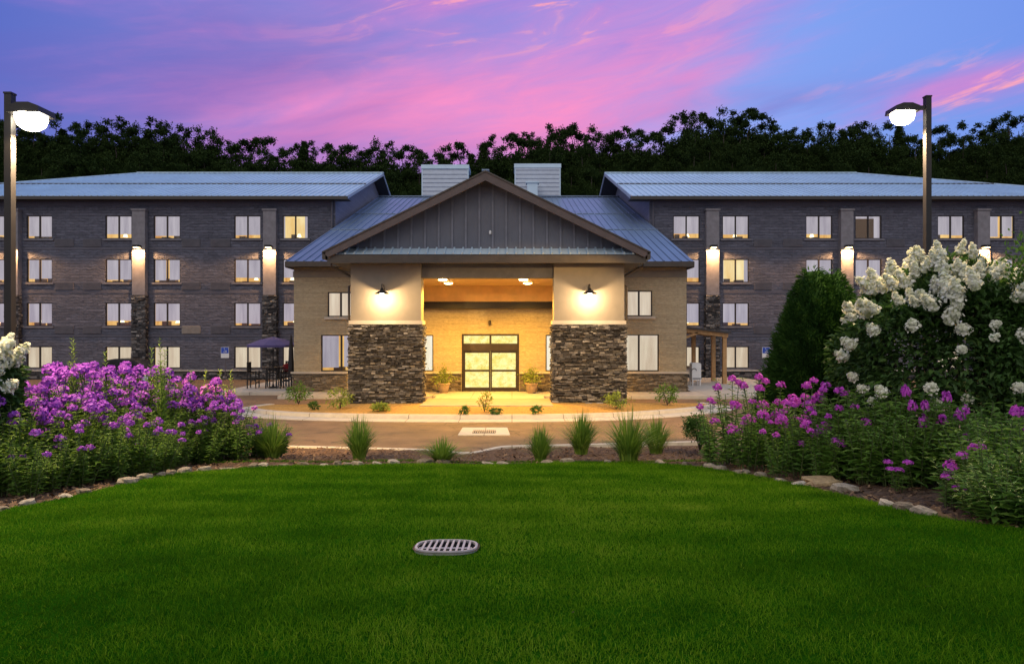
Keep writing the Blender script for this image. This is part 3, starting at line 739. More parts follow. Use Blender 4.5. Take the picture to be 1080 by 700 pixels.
# clad flue housings on the ridge
for a, b, t in ((445, 494, 174), (543, 591, 173)):
    d = 58.6; xa_, xb_ = PX(a, d), PX(b, d); top = PZ(t, d); c_ = MB().box(xa_+.07, xb_-.07, d, d+2.2, 14.0, top-.35)
    z = 14.2
    while z < top-.5: c_.box(xa_+.05, xb_-.05, d-.07, d-.002, z, z+.22); z += .36
    p = part(c_, 'flue_housing', 'white_metal')
    part(MB().box(xa_-.06, xb_+.06, d-.12, d+2.3, top-.348, top), 'cap', 'roof', p)
    for xx in (xa_+.03, xb_-.03): part(MB().box(xx-.05, xx+.05, d-.06, d-.027, 14.0, top-.36), 'corner_trim', 'roof', p)
d = 57.2; part(MB().box(PX(556, d), PX(567, d), d, d+.7, 14.1, PZ(193, d)).box(PX(554.5, d), PX(568.5, d), d-.1, d+.8, PZ(193, d)+.002, PZ(191.5, d)), 'roof_vent', 'roof')

# --- entrance porch
YF = 28.0; YP = 28.8
apx, apz, ez = -1.09, PZ(180.5, YF), PZ(266, YF); exl, exr = PX(340, YF), PX(686, YF)
m = MB(); yb = 44.0
for xe in (exl, exr):
    m.quad((xe, YF, ez), (apx, YF, apz), (apx, yb, apz), (xe, yb, ez))
    n = 36
    for i in range(n):
        y = YF+.1+i*.44; m.bar((xe, y, ez+.03), (apx, y, apz+.03), .05, .05)
m.bar((apx, YF, apz+.05), (apx, yb, apz+.05), .3, .06)
pr = part(m, 'porch_roof', 'roof2')
f = MB()
for xe in (exl, exr):
    s = 1 if xe > apx else -1; w = .34; sl_ = (apz-ez)/(apx-xe)
    f.prism([(xe, ez-.005), (apx, apz-.005), (apx, apz-w-.05), (xe-s*.25, ez-w*.62)], 'y', YF-.05, YF+.07)
part(f, 'rake_fascia', 'fascia', pr)
f = MB()
for xe in (exl, exr):
    s = 1 if xe > apx else -1
    f.prism([(xe, ez+.02), (apx, apz+.02), (apx, apz-.045), (xe, ez-.045)], 'y', YF-.09, YF-.052)
part(f, 'drip_edge', 'gutter', pr)
f = MB(); zs_ = PZ(268.5, YF); zb_ = PZ(277, YF)
f.box(exl+.18, exr-.18, YF+.08, YF+.22, zb_, zs_)
for xe, s in ((exl, -1), (exr, 1)): f.box(min(xe, xe-s*.13), max(xe, xe-s*.13), YF-.05, DW-.9, ez-.28, ez-.012)
part(f, 'eave_gutter', 'gutter', pr)
f = MB(); f.box(exl+.14, exr-.14, YF+.23, DW-.06, zb_+.05, zb_+.09)
for xe in (exl, exr): f.quad((xe, YF+.08, ez-.05), (apx, YF+.08, apz-.05), (apx, YP+.1, apz-.05), (xe, YP+.1, ez-.05))
part(f, 'soffit', 'soffit', pr)
# pent strip of metal roofing at the foot of the gable
m = MB(); zp0, zp1 = PZ(268, YF), PZ(262, 28.7); xl, xr = exl+.45, exr-.45
m.quad((xl, YF+.05, zp0), (xr, YF+.05, zp0), (xr-.15, 28.7, zp1), (xl+.15, 28.7, zp1))
x = xl+.1
while x < xr: m.bar((x, YF+.05, zp0+.03), (x+(.0), 28.7, zp1+.03), .07, .06); x += .37
part(m, 'pent_roof', 'roof', pr)
g = MB(); yg = 28.72; zg = zp1-.3
k = (apz-ez)/(apx-exl)
g.add([(exl+.7, yg, zg), (exr-.7, yg, zg), (exr-.7, yg, ez+k*.7-.05), (apx, yg, apz-.06), (exl+.7, yg, ez+k*.7-.05)], [(0, 1, 2, 3, 4)])
bt = MB().box(exl+.9, exr-.9, yg-.052, yg-.001, zp1-.16, zp1-.1)
for s in (-1, 1):
    x = apx+s*.28
    while exl+.8 < x < exr-.8:
        zt2 = apz-.1-k*abs(x-apx); bt.box(x-.04, x+.04, yg-.05, yg-.001, zp1-.1, zt2); x += s*.57
gw = part(g, 'gable_wall', 'siding'); part(bt, 'battens', 'batten', gw)
part(MB().lathe([(.03, 0), (.05, .03), (.05, .12), (.02, .16)], (PX(517, 28.6), 28.62, PZ(247, 28.6)), 8), 'gable_sensor', 'white')
zsoff = zb_+.05
for a, b, sd in ((367, 446, 1), (582, 661, 2)):
    xa, xb = PX(a, YP), PX(b, YP); zs = PZ(342, YP); d = .95
    pm = MB().box(xa+.09, xb-.09, YP+.09, YP+d-.04, zs+.16, zsoff-.003)
    p = part(pm, 'porch_pier', 'stucco')
    part(MB().box(xa+.02, xb-.02, YP+.02, YP+d+.02, zs+.003, zs+.157), 'ledge', 'cap', p)
    st = MB().box(xa+.06, xb-.06, YP+.06, YP+d-.06, -.1, zs, .1)
    ledgestone(st, (xa, YP+.07, 0), (1, 0, 0), (0, -1, 0), xb-xa, -.05, zs, .062, .20, .10, .36, 100+sd)
    ledgestone(st, (xa+.07, YP, 0), (0, 1, 0), (-1, 0, 0), d, -.05, zs, .075, .12, .12, .4, 110+sd)
    ledgestone(st, (xb-.07, YP, 0), (0, 1, 0), (1, 0, 0), d, -.05, zs, .075, .12, .12, .4, 120+sd)
    part(st, 'stone_base', 'ledge', p)
    # gooseneck wall lamp
    lx, lz = PX({1: 403, 2: 622}[sd], YP-.4), PZ(310, YP-.4); yl = YP-.44
    lm = MB().tube([(lx, YP+.09, lz+.20), (lx, YP-.06, lz+.42), (lx, yl, lz+.40), (lx, yl, lz+.2)], .022, 8)
    lm.lathe([(.05, .24), (.07, .16), (.30, .02), (.31, 0), (.29, .0), (.06, .14)], (lx, yl, lz), 20)
    wl = part(lm, 'wall_lamp', 'black', smooth=True)
    part(MB().lathe([(.03, .10), (.085, .03), (.09, -.03), (.05, -.10)], (lx, yl, lz), 14), 'bulb', 'lamp_glow', wl, True)
    lamp('wall_lamp_light', 'POINT', (lx, yl, lz-.17), 260, (1, .66, .32), .06, parent=wl)
xa, xb = PX(446, YP)-.08, PX(582, YP)+.08; zh_ = PZ(292.5, YP)
part(MB().box(xa, xb, YP+.20, YP+.75, zh_, zsoff-.003), 'porch_header', 'header')
cl = part(MB().box(exl+1.1, exr-1.1, YP+.76, DW-.02, zh_+.02, zh_+.07), 'porch_ceiling', 'ceil_wood')
bk = MB().box(bx0+4, bx1-4, DW-.55, DW-.003, cz(318.5), zh_+.018); part(bk, 'porch_bulkhead', 'ceil_wood')
part(MB().box(bx0+4, bx1-4, DW-.50, DW-.004, cz(325.5), cz(318.5)-.003), 'porch_beam', 'black')
dl = []
for px, y in ((467, 29.9), (473, 32.0), (552, 29.9), (556.5, 32.0)):
    x = PX(px, y); z = zh_+.02
    o = part(MB().lathe([(.25, 0), (.25, -.03), (.20, -.03), (.20, -.004)], (x, y, z-.001), 16), 'downlight', 'white', cl)
    part(MB().lathe([(.195, -.006), (.18, -.06), (.08, -.085)], (x, y, z), 14), 'downlight_lens', 'down_glow', cl)
    lamp('downlight_lamp', 'SPOT', (x, y, z-.12), 1500, (1, .50, .06), .08, (x, y, 0), 150, .5, cl)
# downspouts
for s, xe in ((-1, exl), (1, exr)):
    xx = xe-s*.15
    dsp = MB().tube([(xx, YP+.0, ez-.25), (xx, YP+.05, ez-.5), (xx-s*1.15+s*.02, YP+.5, ez-1.1), (PX(366 if s < 0 else 662, YP)+s*.06, YP+.6, ez-1.3), (PX(366 if s < 0 else 662, YP)+s*.06, YP+.6, 3.6)], .05, 8); part(dsp, 'downspout', 'gutter')
for xx in (LX1-.2, RX0+.22): part(MB().tube([(xx, D-.12, 12.0), (xx, D-.12, .2)], .055, 8), 'downspout', 'ptac')

# ------------------------------------------------------------------ timber shelter by the side door, cabinet
o = thing('timber_shelter', (PX(746, 41), 41, .15), 'open timber shelter with sloping dark roof beside the right end of the tan wall', 'shelter')
d = 41.0; y0_, y1_ = 40.2, 42.4
for px, yy in ((764, y0_), (742, y1_), (764, y1_)):
    x = PX(px, 40.2); MB().box(x-.11, x+.11, yy-.11, yy+.11, .15, PZ(354.5 if px > 750 else 350.5, 40.2)).build('post', M['wood'], o)
xl, xr = 9.30, PX(768, 40); zl, zr2 = PZ(344.5, 40), PZ(352, 40)
MB().bar((xl, y0_-.15, zl-.1), (xr, y0_-.15, zr2-.1), .12, .22).bar((xl, y1_+.1, zl-.1), (xr, y1_+.1, zr2-.1), .12, .22).build('beam', M['wood'], o)
MB().prism([(xl, zl+.02), (xr+.1, zr2+.02), (xr+.1, zr2+.12), (xl, zl+.12)], 'y', y0_-.4, y1_+.4).build('roof', M['trim'], o)
MB().bar((xl, y0_-.15, PZ(362, 40)), (PX(736, 40), y0_-.15, PZ(351, 40)), .12, .14).build('brace', M['wood'], o)
d = 39.2; x0, x1 = PX(728.5, d), PX(738, d)
cb = thing('cabinet', ((x0+x1)/2, d, .15), 'small white metal cabinet standing on short legs under the timber shelter', 'cabinet')
MB().box(x0, x1, d-.3, d+.3, .45, PZ(384, d)).prism([(x0, PZ(384, d)+.001), (x1, PZ(384, d)+.001), (x1-.05, PZ(382.5, d)), (x0+.05, PZ(382.5, d))], 'y', d-.3, d+.3).build('case', M['white'], cb)
pts = [((x0+x1)/2-.14+.14*math.cos(t), d-.315, .95+.18*math.sin(t)) for t in np.linspace(.3, 3.0, 8)]
MB().tube(pts, .02, 6).box(x0+.03, x1-.03, d-.316, d-.301, .52, .58).build('handle', M['ptac'], cb)
for x in (x0+.05, x1-.05):
    for yy in (d-.25, d+.25): MB().box(x-.03, x+.03, yy-.03, yy+.03, .15, .449).build('leg', M['white'], cb)

# ------------------------------------------------------------------ accessible parking signs
def wheel_sign(px, label):
    d = 44.6; x = PX(px, d); zc = PZ(371.5, d); o = thing('parking_sign', (x, d, -.05), label, 'sign', 'accessible parking signs')
    MB().tube([(x, d+.03, 0), (x, d+.03, zc+.3)], .03, 8).build('post', M['ptac'], o)
    MB().box(x-.26, x+.26, d-.02, d, zc-.36, zc+.34).build('panel', M['white'], o)
    p = MB().box(x-.24, x+.24, d-.026, d-.021, zc-.06, zc+.32).build('blue_panel', M['blue'], o)
    s = MB(); c0 = (x+.0, zc+.09)
    for k in range(10):
        a, b = R(200+k*20), R(220+k*20); s.bar((c0[0]+.09*math.cos(a), d-.03, c0[1]+.09*math.sin(a)), (c0[0]+.09*math.cos(b), d-.03, c0[1]+.09*math.sin(b)), .005, .026)
    s.bar((x-.03, d-.03, zc+.22), (x-.01, d-.03, zc+.10), .005, .03).bar((x-.01, d-.03, zc+.11), (x+.08, d-.03, zc+.11), .005, .028).bar((x+.075, d-.03, zc+.11), (x+.115, d-.03, zc+.015), .005, .028).box(x-.055, x-.01, d-.032, d-.027, zc+.235, zc+.28)
    s.build('wheelchair_symbol', M['white'], p)
wheel_sign(237.3, 'blue and white wheelchair parking sign in front of the left wing')
wheel_sign(808, 'blue and white wheelchair parking sign beside the dark conical spruce')

# ------------------------------------------------------------------ patio set
def bar_chair(x, y, rz, label):
    o = thing('bar_chair', (0, 0, 0), label, 'chair', 'tall black patio chairs')
    lg = lambda a, b, h: MB().box(a-.025, a+.025, b-.025, b+.025, 0, h).build('leg', M['black'], o)
    for a in (-.24, .24): lg(a, -.22, .95); lg(a, .24, 1.42)
    MB().box(-.27, .27, -.26, .26, .76, .81).build('seat', M['black'], o)
    b = MB().box(-.214, .214, .225, .255, 1.36, 1.42)
    for k in range(6): b.box(-.20+k*.07, -.16+k*.07, .23, .25, .90, 1.36)
    b.box(-.214, .214, .225, .255, .86, .90).build('backrest', M['black'], o)
    MB().box(-.214, .214, -.235, -.205, .3, .34).box(-.255, -.225, -.195, .215, .42, .46).box(.225, .255, -.195, .215, .42, .46).build('stretcher', M['black'], o)
    MB().box(-.29, -.22, -.26, .214, 1.0, 1.03).box(.22, .29, -.26, .214, 1.0, 1.03).build('armrest', M['black'], o)
    o.location = (x, y, .15); o.rotation_euler = (0, 0, rz); return o
ty = 37.2; tx = PX(288, ty)
bar_chair(PX(268, ty), ty-.1, R(90), 'tall black slatted patio chair left of the umbrella table')
bar_chair(PX(303, ty), ty-.2, R(-90), 'tall black slatted patio chair right of the umbrella table by the tan wall')
bar_chair(PX(282, ty), ty+.85, R(5), 'tall black patio chair behind the umbrella table')
bar_chair(PX(297, ty), ty+.95, R(-15), 'tall black patio chair with the red cushion behind the table')
t = thing('patio_table', (tx, ty, .15), 'black bar height patio table with an umbrella through its top', 'table')
MB().lathe([(.62, 1.10), (.63, 1.12), (.62, 1.14)], (tx, ty, .15), 24).build('tabletop', M['black'], t)
for a in (45, 135, 225, 315):
    q = (tx+.42*math.cos(R(a)), ty+.42*math.sin(R(a))); MB().bar((q[0], q[1], .15), (tx+.36*math.cos(R(a)), ty+.36*math.sin(R(a)), 1.249), .05, .05).build('leg', M['black'], t)
u_ = thing('patio_umbrella', (tx, ty, .15), 'open navy blue patio umbrella over the black table', 'umbrella')
zc = PZ(355, ty); ze = PZ(363.5, ty); n = 8; V = [(tx, ty, zc)]; r_ = 1.42
for ring, (rr, zz) in enumerate(((.5, .36), (1.0, 1.0))):
    for k in range(24):
        a = k/24*6.2832; sag = 1-.06*abs(math.sin(a*4)); V.append((tx+r_*rr*sag*math.cos(a), ty+r_*rr*sag*math.sin(a), zc-(zc-ze)*zz))
for k in range(24): p = V[25+k]; V.append((p[0]*.998+tx*.002, p[1]*.998+ty*.002, p[2]-.12))
fs = [(0, 1+k, 1+(k+1) % 24) for k in range(24)]+[(1+r*24+k, 25+r*24+k, 25+r*24+(k+1) % 24, 1+r*24+(k+1) % 24) for r in (0, 1) for k in range(24)]
MB().add(V, fs).build('canopy', M['navy'], u_)
MB().tube([(tx, ty, .2), (tx, ty, zc+.1)], .025, 8).build('pole', M['black'], u_)
MB().lathe([(.25, 0), (.25, .05), (.06, .09), (.04, .25)], (tx, ty, .15), 16).build('base', M['black'], u_)
ribs = MB()
for k in range(8): a = k/8*6.2832; ribs.bar((tx, ty, zc-.05), (tx+r_*.95*math.cos(a), ty+r_*.95*math.sin(a), ze+.0), .02, .02)
ribs.build('ribs', M['black'], u_)
cx_, cy_ = PX(297, ty), ty+.95
cu = MB().lathe([(.02, -.22), (.16, -.2), (.24, -.08), (.25, .05), (.2, .18), (.05, .24)], (cx_, cy_-.02, 1.19+.02), 14)
tag(cu.build('cushion', M['red'], smooth=True, origin=(cx_, cy_, .97)), 'round dark red cushion propped on the far patio chair', 'cushion')
fx, fy = PX(307, 36.0), 36.0
fu_ = thing('folded_umbrella', (fx, fy, .15), 'closed black patio umbrella standing against the corner of the tan wall', 'umbrella')
MB().tube([(fx, fy, .9), (fx, fy, 1.3), (fx, fy, 2.2), (fx, fy, 2.85), (fx, fy, 3.05)], [.11, .15, .12, .06, .02], 10).build('canopy', M['black'], fu_)
MB().tube([(fx, fy, .2), (fx, fy, 1.0)], .025, 8).build('pole', M['black'], fu_)
MB().lathe([(.28, 0), (.28, .06), (.05, .1)], (fx, fy, .15), 16).build('base', M['black'], fu_)

# ------------------------------------------------------------------ parked car behind the phlox
cy0, cxa, cxb = 42.5, PX(104, 42.5), PX(176, 42.5)
car = thing('parked_car', ((cxa+cxb)/2, cy0, 0), 'dark parked car almost hidden behind the left phlox', 'car')
def sx(t): return cxa+(cxb-cxa)*t
body = [(sx(0), .35), (sx(1), .35), (sx(1), .75), (sx(.93), .9), (sx(.74), .98), (sx(.2), 1.0), (sx(.02), .92), (sx(0), .7)]
MB().prism(body, 'y', cy0-.85, cy0+.85).build('body', M['carpaint'], car)
cab = [(sx(.12), 1.003), (sx(.78), 1.003), (sx(.62), 1.46), (sx(.5), 1.55), (sx(.33), 1.56), (sx(.22), 1.48)]
MB().prism(cab, 'y', cy0-.72, cy0+.72).build('cabin', M['carpaint'], car)
MB().prism([(sx(.2), 1.05), (sx(.68), 1.05), (sx(.58), 1.40), (sx(.28), 1.42)], 'y', cy0-.735, cy0-.722).build('side_window', M['carglass'], car)
for t in (.2, .8):
    w = MB().tube([(sx(t), cy0-.87, .33), (sx(t), cy0-.65, .33)], .33, 20).build('wheel', M['tyre'], car)
    MB().tube([(sx(t), cy0-.885, .33), (sx(t), cy0-.872, .33)], .2, 16).build('rim', M['white_metal'], w)

# ------------------------------------------------------------------ street lamps
def street_lamp(px, d, ptop, hpx, hpy, label):
    x = PX(px, d); zb = float(zt(x, d)); top = PZ(ptop, d); hx, hz = PX(hpx, d), PZ(hpy, d); s = 1 if hx > x else -1
    o = thing('street_lamp', (x, d, zb), label, 'street lamp', 'parking lot lamp posts')
    MB().box(x-.06, x+.06, d-.06, d+.06, zb+.3, top).box(x-.07, x+.07, d-.07, d+.07, top, top+.03).build('pole', M['black'], o)
    MB().lathe([(.22, -.1), (.22, .28), (.20, .3)], (x, d, zb), 16).build('base', M['conc'], o)
    MB().box(min(x+s*.061, hx), max(x+s*.061, hx), d-.04, d+.04, hz+.11, hz+.19).build('arm', M['black'], o)
    h = MB().prism([(hx-.28, hz+.03), (hx+.28, hz+.03), (hx+.26, hz+.14), (hx+.1, hz+.20), (hx-.1, hz+.20), (hx-.26, hz+.14)], 'y', d-.22, d+.22).build('lamp_head', M['black'], o)
    MB().lathe([(.24, .028), (.25, -.02), (.21, -.14), (.12, -.21), (.02, -.23)], (hx, d, hz), 18).build('lens', M['lamp_glow'], h, True)
    L0 = Vector((hx, d, hz-.30)); dv = Vector((-1.1+.15*hx-hx, 29-d, 0)).normalized()
    lamp('street_lamp_light', 'SPOT', L0, 8500, (1, .59, .18), .12, L0+dv*math.cos(R(27))-Vector((0, 0, math.sin(R(27)))), 50, .3, h)
    lamp('street_lamp_spill', 'SPOT', L0, 3000, WARM, .12, L0-Vector((0, 0, 1)), 172, .5, h)
street_lamp(10.5, 11.8, 100, 33, 124, 'black lamp post with lit head rising behind the left white hydrangea')
street_lamp(978, 15.2, 103, 952, 121, 'black lamp post with lit head rising behind the right white hydrangea')

# ------------------------------------------------------------------ drains
g = thing('lawn_drain', (DR[0], DR[1], float(zt(*DR))), 'oval steel drain grate set in the lawn', 'drain grate')
zz = float(zt(*DR))+.038; sl_ = -.0874
def dp(x, y, z=0): return (DR[0]+x, DR[1]+y, zz+sl_*y+z)
n = 40; rx, ry = .29, .25; V = []
def se(a, f=1): c_, s_ = math.cos(a), math.sin(a); return rx*f*math.copysign(abs(c_)**.72, c_), ry*f*math.copysign(abs(s_)**.72, s_)
for k in range(n):
    a = k/n*6.2832
    V += [dp(*se(a), .008), dp(*se(a, .93), .008), dp(*se(a, .93), -.016), dp(*se(a, 1.02), -.05)]
fs = []
for k in range(n):
    a, b = 4*k, 4*((k+1) % n); fs += [(a, b, b+1, a+1), (a+1, b+1, b+2, a+2), (a+3, b+3, b, a)]
MB().add(V, fs).build('rim', M['steel'], g)
m = MB()
for k in range(9):
    x = -.212+k*.053; yh = ry*.90*max(0, 1-abs(x/(rx*.92))**2.8)**(1/2.8); m.bar(dp(x, -yh, .003), dp(x, yh, .003), .020, .008)
m.bar(dp(-rx*.84, -.11, .004), dp(rx*.84, -.11, .004), .022, .008)
m.build('bars', M['steel'], g)
MB().add([dp(*se(k/n*6.2832, .95), -.014) for k in range(n)], [tuple(range(n))]).build('pit_shade', M['pit_shade'], g)  # flat black sheet just under the bars, painted as the shade below
soil = MB().add([dp(*se(k/n*6.2832, f_), -.006) for f_ in (1.002, 1.07) for k in range(n)], [(k, (k+1) % n, n+(k+1) % n, n+k) for k in range(n)]).build('soil_ring', M['mulch'], g)
q = [gp(483, 459, .006), gp(538, 459, .006), gp(535, 451.3, .006), gp(488, 451.3, .006)]
inl = thing('storm_drain', ((q[0][0]+q[1][0])/2, q[0][1], 0), 'pale concrete storm drain slab with iron grate in the drive', 'storm drain')
MB().add([(a, b, .03) for a, b in q]+[(a, b, -.05) for a, b in q], [(0, 1, 2, 3), (0, 4, 5, 1), (1, 5, 6, 2), (2, 6, 7, 3), (3, 7, 4, 0)]).build('slab', M['conc'], inl)
a, b = gp(498, 456.6, .03), gp(523, 453.6, .03); m = MB().box(a[0], b[0], a[1], b[1], .028, .036)
part_ = m.build('recess_shade', M['pit_shade'], inl); m = MB()  # thin black plate on the slab, painted as shade under the grate
for k in range(11): x = a[0]+(b[0]-a[0])*(k+.5)/11; m.box(x-.02, x+.02, a[1]+.02, b[1]-.02, .038, .05)
m.box(a[0], b[0], (a[1]+b[1])/2-.03, (a[1]+b[1])/2+.03, .051, .057).build('grate', M['ptac_beige'], inl)

# ------------------------------------------------------------------ foliage helpers
def unit(v): return v/np.maximum(np.linalg.norm(v, axis=1, keepdims=True), 1e-9)
def leaf_faces(mb, base, dirs, length, width, val, fold=.25, r=None):
    """pointed leaves: base point, direction, folded along the midrib"""
    r = r or rng; n = len(base); d = unit(dirs)
    side = np.cross(d, np.array([0, 0, 1.0])+r.normal(0, .35, (n, 3))); side = unit(side); nr = np.cross(side, d)
    L = np.broadcast_to(length, (n,))[:, None]; Wd = np.broadcast_to(width, (n,))[:, None]
    mid = base+d*L*.45; tip = base+d*L-nr*L*.12
    V = np.stack([base, mid+side*Wd/2+nr*Wd*fold, tip, mid-side*Wd/2+nr*Wd*fold], 1).reshape(-1, 3)
    k = np.arange(n)*4
    mb.add(V, np.concatenate([np.stack([k, k+1, k+2], 1), np.stack([k, k+2, k+3], 1)]), np.repeat(np.broadcast_to(val, (n,)), 4))
def floret_faces(mb, c, nrm, rad, val, sides=5, r=None):
    r = r or rng; n = len(c); nrm = unit(nrm)
    a = unit(np.cross(nrm, np.array([.3, .2, .9])+r.normal(0, .3, (n, 3)))); b = np.cross(nrm, a); rad = np.broadcast_to(rad, (n,))[:, None]
    V = np.stack([c+(a*math.cos(6.2832*k/sides)+b*math.sin(6.2832*k/sides))*rad for k in range(sides)], 1).reshape(-1, 3)
    k = np.arange(n)*sides; mb.add(V, np.stack([k+i for i in range(sides)], 1), np.repeat(np.broadcast_to(val, (n,)), sides))

def stem_plant(name, label, cat, group, h, spread, nst, leafm, petm, headp, seed, leafL=.12, leafW=.030, headR=.10, spike=False, gap=.052):
    """leafy upright stems, some topped by a domed flower head"""
    r = np.random.default_rng(seed); o = thing(name, (0, 0, 0), label, cat, group); fo = MB(); bl = MB(); st = MB(); nb = 0
    for s in range(nst):
        a = r.uniform(0, 6.28); q = spread*math.sqrt(r.uniform(0, 1)); b = np.array([q*math.cos(a)*.45, q*math.sin(a)*.45, 0])
        hh = h*r.uniform(.80 if spike else (.58 if headp else .78), 1.0)*(1-.25*q/spread); tip = b+np.array([math.cos(a)*q*.8+r.normal(0, .04), math.sin(a)*q*.8+r.normal(0, .04), hh])
        m1 = (b+tip)/2+np.array([-math.cos(a)*.05, -math.sin(a)*.05, hh*.05])
        cur = lambda t: ((1-t)**2)[:, None]*b+(2*t*(1-t))[:, None]*m1+(t**2)[:, None]*tip
        pts = cur(np.linspace(0, 1, 6)); st.tube(pts, list(np.linspace(.010, .005, 6)), 5, .4)
        nn = int(hh/gap); t = np.linspace(.10, .98, nn); p = cur(t)
        for k in range(2):
            an = np.arange(nn)*1.571*1.05+k*3.1416+r.normal(0, .3, nn)+a
            up = r.uniform(-.15, .55, nn)+(.5 if spike else 0)
            d = np.stack([np.cos(an), np.sin(an), up], 1)
            L = leafL*(.55+.6*np.sin(np.clip(t*1.1+.15, 0, 1)*3.1416))*r.uniform(.75, 1.2, nn)
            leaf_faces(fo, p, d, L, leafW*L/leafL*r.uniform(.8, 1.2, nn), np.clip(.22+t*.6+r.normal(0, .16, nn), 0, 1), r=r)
        if r.random() < headp:
            nb += 1; R_ = headR*r.uniform(.65, 1.15); n = int(58*(R_/.1)**1.3)+8
            v = unit(r.normal(0, 1, (n, 3))); v[:, 2] = np.abs(v[:, 2])*1.15-.25
            c_ = tip+np.array([0, 0, .02])+v*R_*np.array([.92, .92, .95])*r.uniform(.75, 1.08, (n, 1))
            floret_faces(bl, c_, v+r.normal(0, .35, (n, 3)), r.uniform(.014, .025, n)*headR/.1, np.clip(r.normal(.5, .25, n), 0, 1), 5, r)
            leaf_faces(st, np.repeat(tip[None], 6, 0), unit(r.normal(0, 1, (6, 3))+np.array([0, 0, .8])), .06, .012, .5, r=r)
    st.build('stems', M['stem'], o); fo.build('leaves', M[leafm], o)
    if nb: bl.build('blossoms', M[petm], o)
    return o

# ------------------------------------------------------------------ phlox beds
GL = 'purple phlox plants of the left bed'
LL = 'leafy purple flowering phlox in the dense left flower bed'
LT = 'tallest purple flowering phlox at the back of the left flower bed'
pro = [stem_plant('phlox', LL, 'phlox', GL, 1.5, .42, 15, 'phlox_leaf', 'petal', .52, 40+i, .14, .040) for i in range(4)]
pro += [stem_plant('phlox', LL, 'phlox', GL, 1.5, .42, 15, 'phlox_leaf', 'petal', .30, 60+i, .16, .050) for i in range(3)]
used = set()
def plant(protos, i, x, y, h, lab=None, grp=None, base_h=1.5, wide=1.0):
    p = protos[i]; s = h/base_h; z = float(zt(x, y))-.02; rz = random.uniform(0, 6.28)
    w = max(s, .8)*wide*random.uniform(.9, 1.15)
    if p.name not in used:
        used.add(p.name); p.location = (x, y, z); p.rotation_euler = (0, 0, rz); p.scale = (w, w, s)
        if lab: p['label'] = lab
        if grp: p['group'] = grp
        return p
    return dup(p, (x, y, z), rz, (w, w, s), lab, grp)
def px_of(x, y): return 540+x/y*F
k = 0
for y in np.arange(9.7, 15.9, .50):
    xr_ = -6.62+.25*math.sin(y*1.7)+max(0, y-13)*.36
    x = xr_
    while x > -.80*y-.9 and x > -10.8:
        dep = xr_-x; px = px_of(x, y)
        ptop = float(np.interp(px, [-40, 0, 40, 75, 110, 150, 190, 225, 250, 268], [392, 392, 385, 378, 374, 376, 382, 396, 404, 425]))
        hmax = PZ(ptop+random.uniform(0, 12), y)-float(zt(x, y))
        h = min(hmax, 1.05+dep*.85+random.uniform(-.12, .2))
        if h > .5:
            i = random.choice((0, 1, 2, 3)) if dep > .8 else random.choice((4, 4, 5, 6, 5))
            plant(pro, i, x+random.uniform(-.12, .12), y+random.uniform(-.15, .15), h)
        x -= random.uniform(.44, .62)
# tall green goldenrod stems standing above the phlox
gr_ = stem_plant('goldenrod', 'tall unopened green goldenrod stem rising above the left phlox', 'goldenrod', 'goldenrod stems above the left phlox', 1.9, .13, 9, 'weed', 'petal', 0, 90, .16, .042, spike=True)
first = True
for px, py, y in ((74, 346, 12.6), (81, 352, 12.9), (112, 362, 13.0), (171, 347, 13.6), (175, 360, 13.9), (160, 358, 14.0), (200, 384, 15), (215, 382, 15.4), (232, 383, 15.6), (243, 384, 15.8)):
    x = PX(px, y); h = PZ(py, y)-float(zt(x, y)); w = .75
    if first: gr_.location = (x, y, float(zt(x, y))); gr_.scale = (w, w, h/1.9); first = False
    else: dup(gr_, (x, y, float(zt(x, y))), random.uniform(0, 6), (w, w, h/1.9))
# right bed
GR = 'purple phlox plants of the right bed'
LR = 'purple flowering phlox in front of the dark conical spruce'
pr2 = [stem_plant('phlox', LR, 'phlox', GR, 1.5, .42, 12, 'phlox_dark', 'petal_mag', .50, 140+i, .15, .045) for i in range(3)]
for px, py, y in ((752, 410, 13.6), (772, 384, 13.9), (800, 382, 14.1), (790, 415, 13.0), (815, 396, 12.9), (842, 392, 12.7), (862, 398, 12.4), (845, 418, 11.9), (880, 404, 12.2), (868, 430, 11.4), (905, 420, 11.6), (822, 430, 12.0), (835, 398, 13.4)):
    x = PX(px, y); plant(pr2, random.randrange(3), x, y, PZ(py, y)-float(zt(x, y)))
GG = 'leafy green phlox plants without flowers in the right bed'
LG = 'leafy green phlox without open flowers below the right hydrangea'
pr3 = [stem_plant('phlox', LG, 'phlox', GG, 1.5, .38, 13, 'phlox_dark', 'petal_mag', 0, 160+i, .21, .070, gap=.068) for i in range(3)]
for px, py, y in ((888, 404, 11.9), (905, 398, 11.8), (925, 394, 11.6), (945, 388, 11.5), (965, 392, 11.3), (985, 398, 11.2), (1003, 404, 11.0), (915, 414, 11.2), (935, 410, 11.0), (957, 410, 10.9), (978, 414, 10.7), (998, 420, 10.4), (890, 432, 11.3), (912, 436, 10.9), (940, 430, 10.6), (968, 434, 10.4),
                  (1018, 412, 10.2), (1040, 414, 9.8), (1062, 410, 9.5), (1082, 410, 9.4), (1030, 432, 9.0), (1055, 430, 8.8), (1080, 428, 8.6), (1102, 425, 8.5), (1042, 455, 8.2), (1068, 452, 8.0), (1095, 450, 7.9), (1038, 478, 8.0), (1060, 482, 7.6), (1085, 480, 7.5), (1012, 470, 8.9)):
    x = PX(px, y); plant(pr3, random.randrange(3), x, y, max(.45, 1.06*(PZ(py, y)-float(zt(x, y)))))
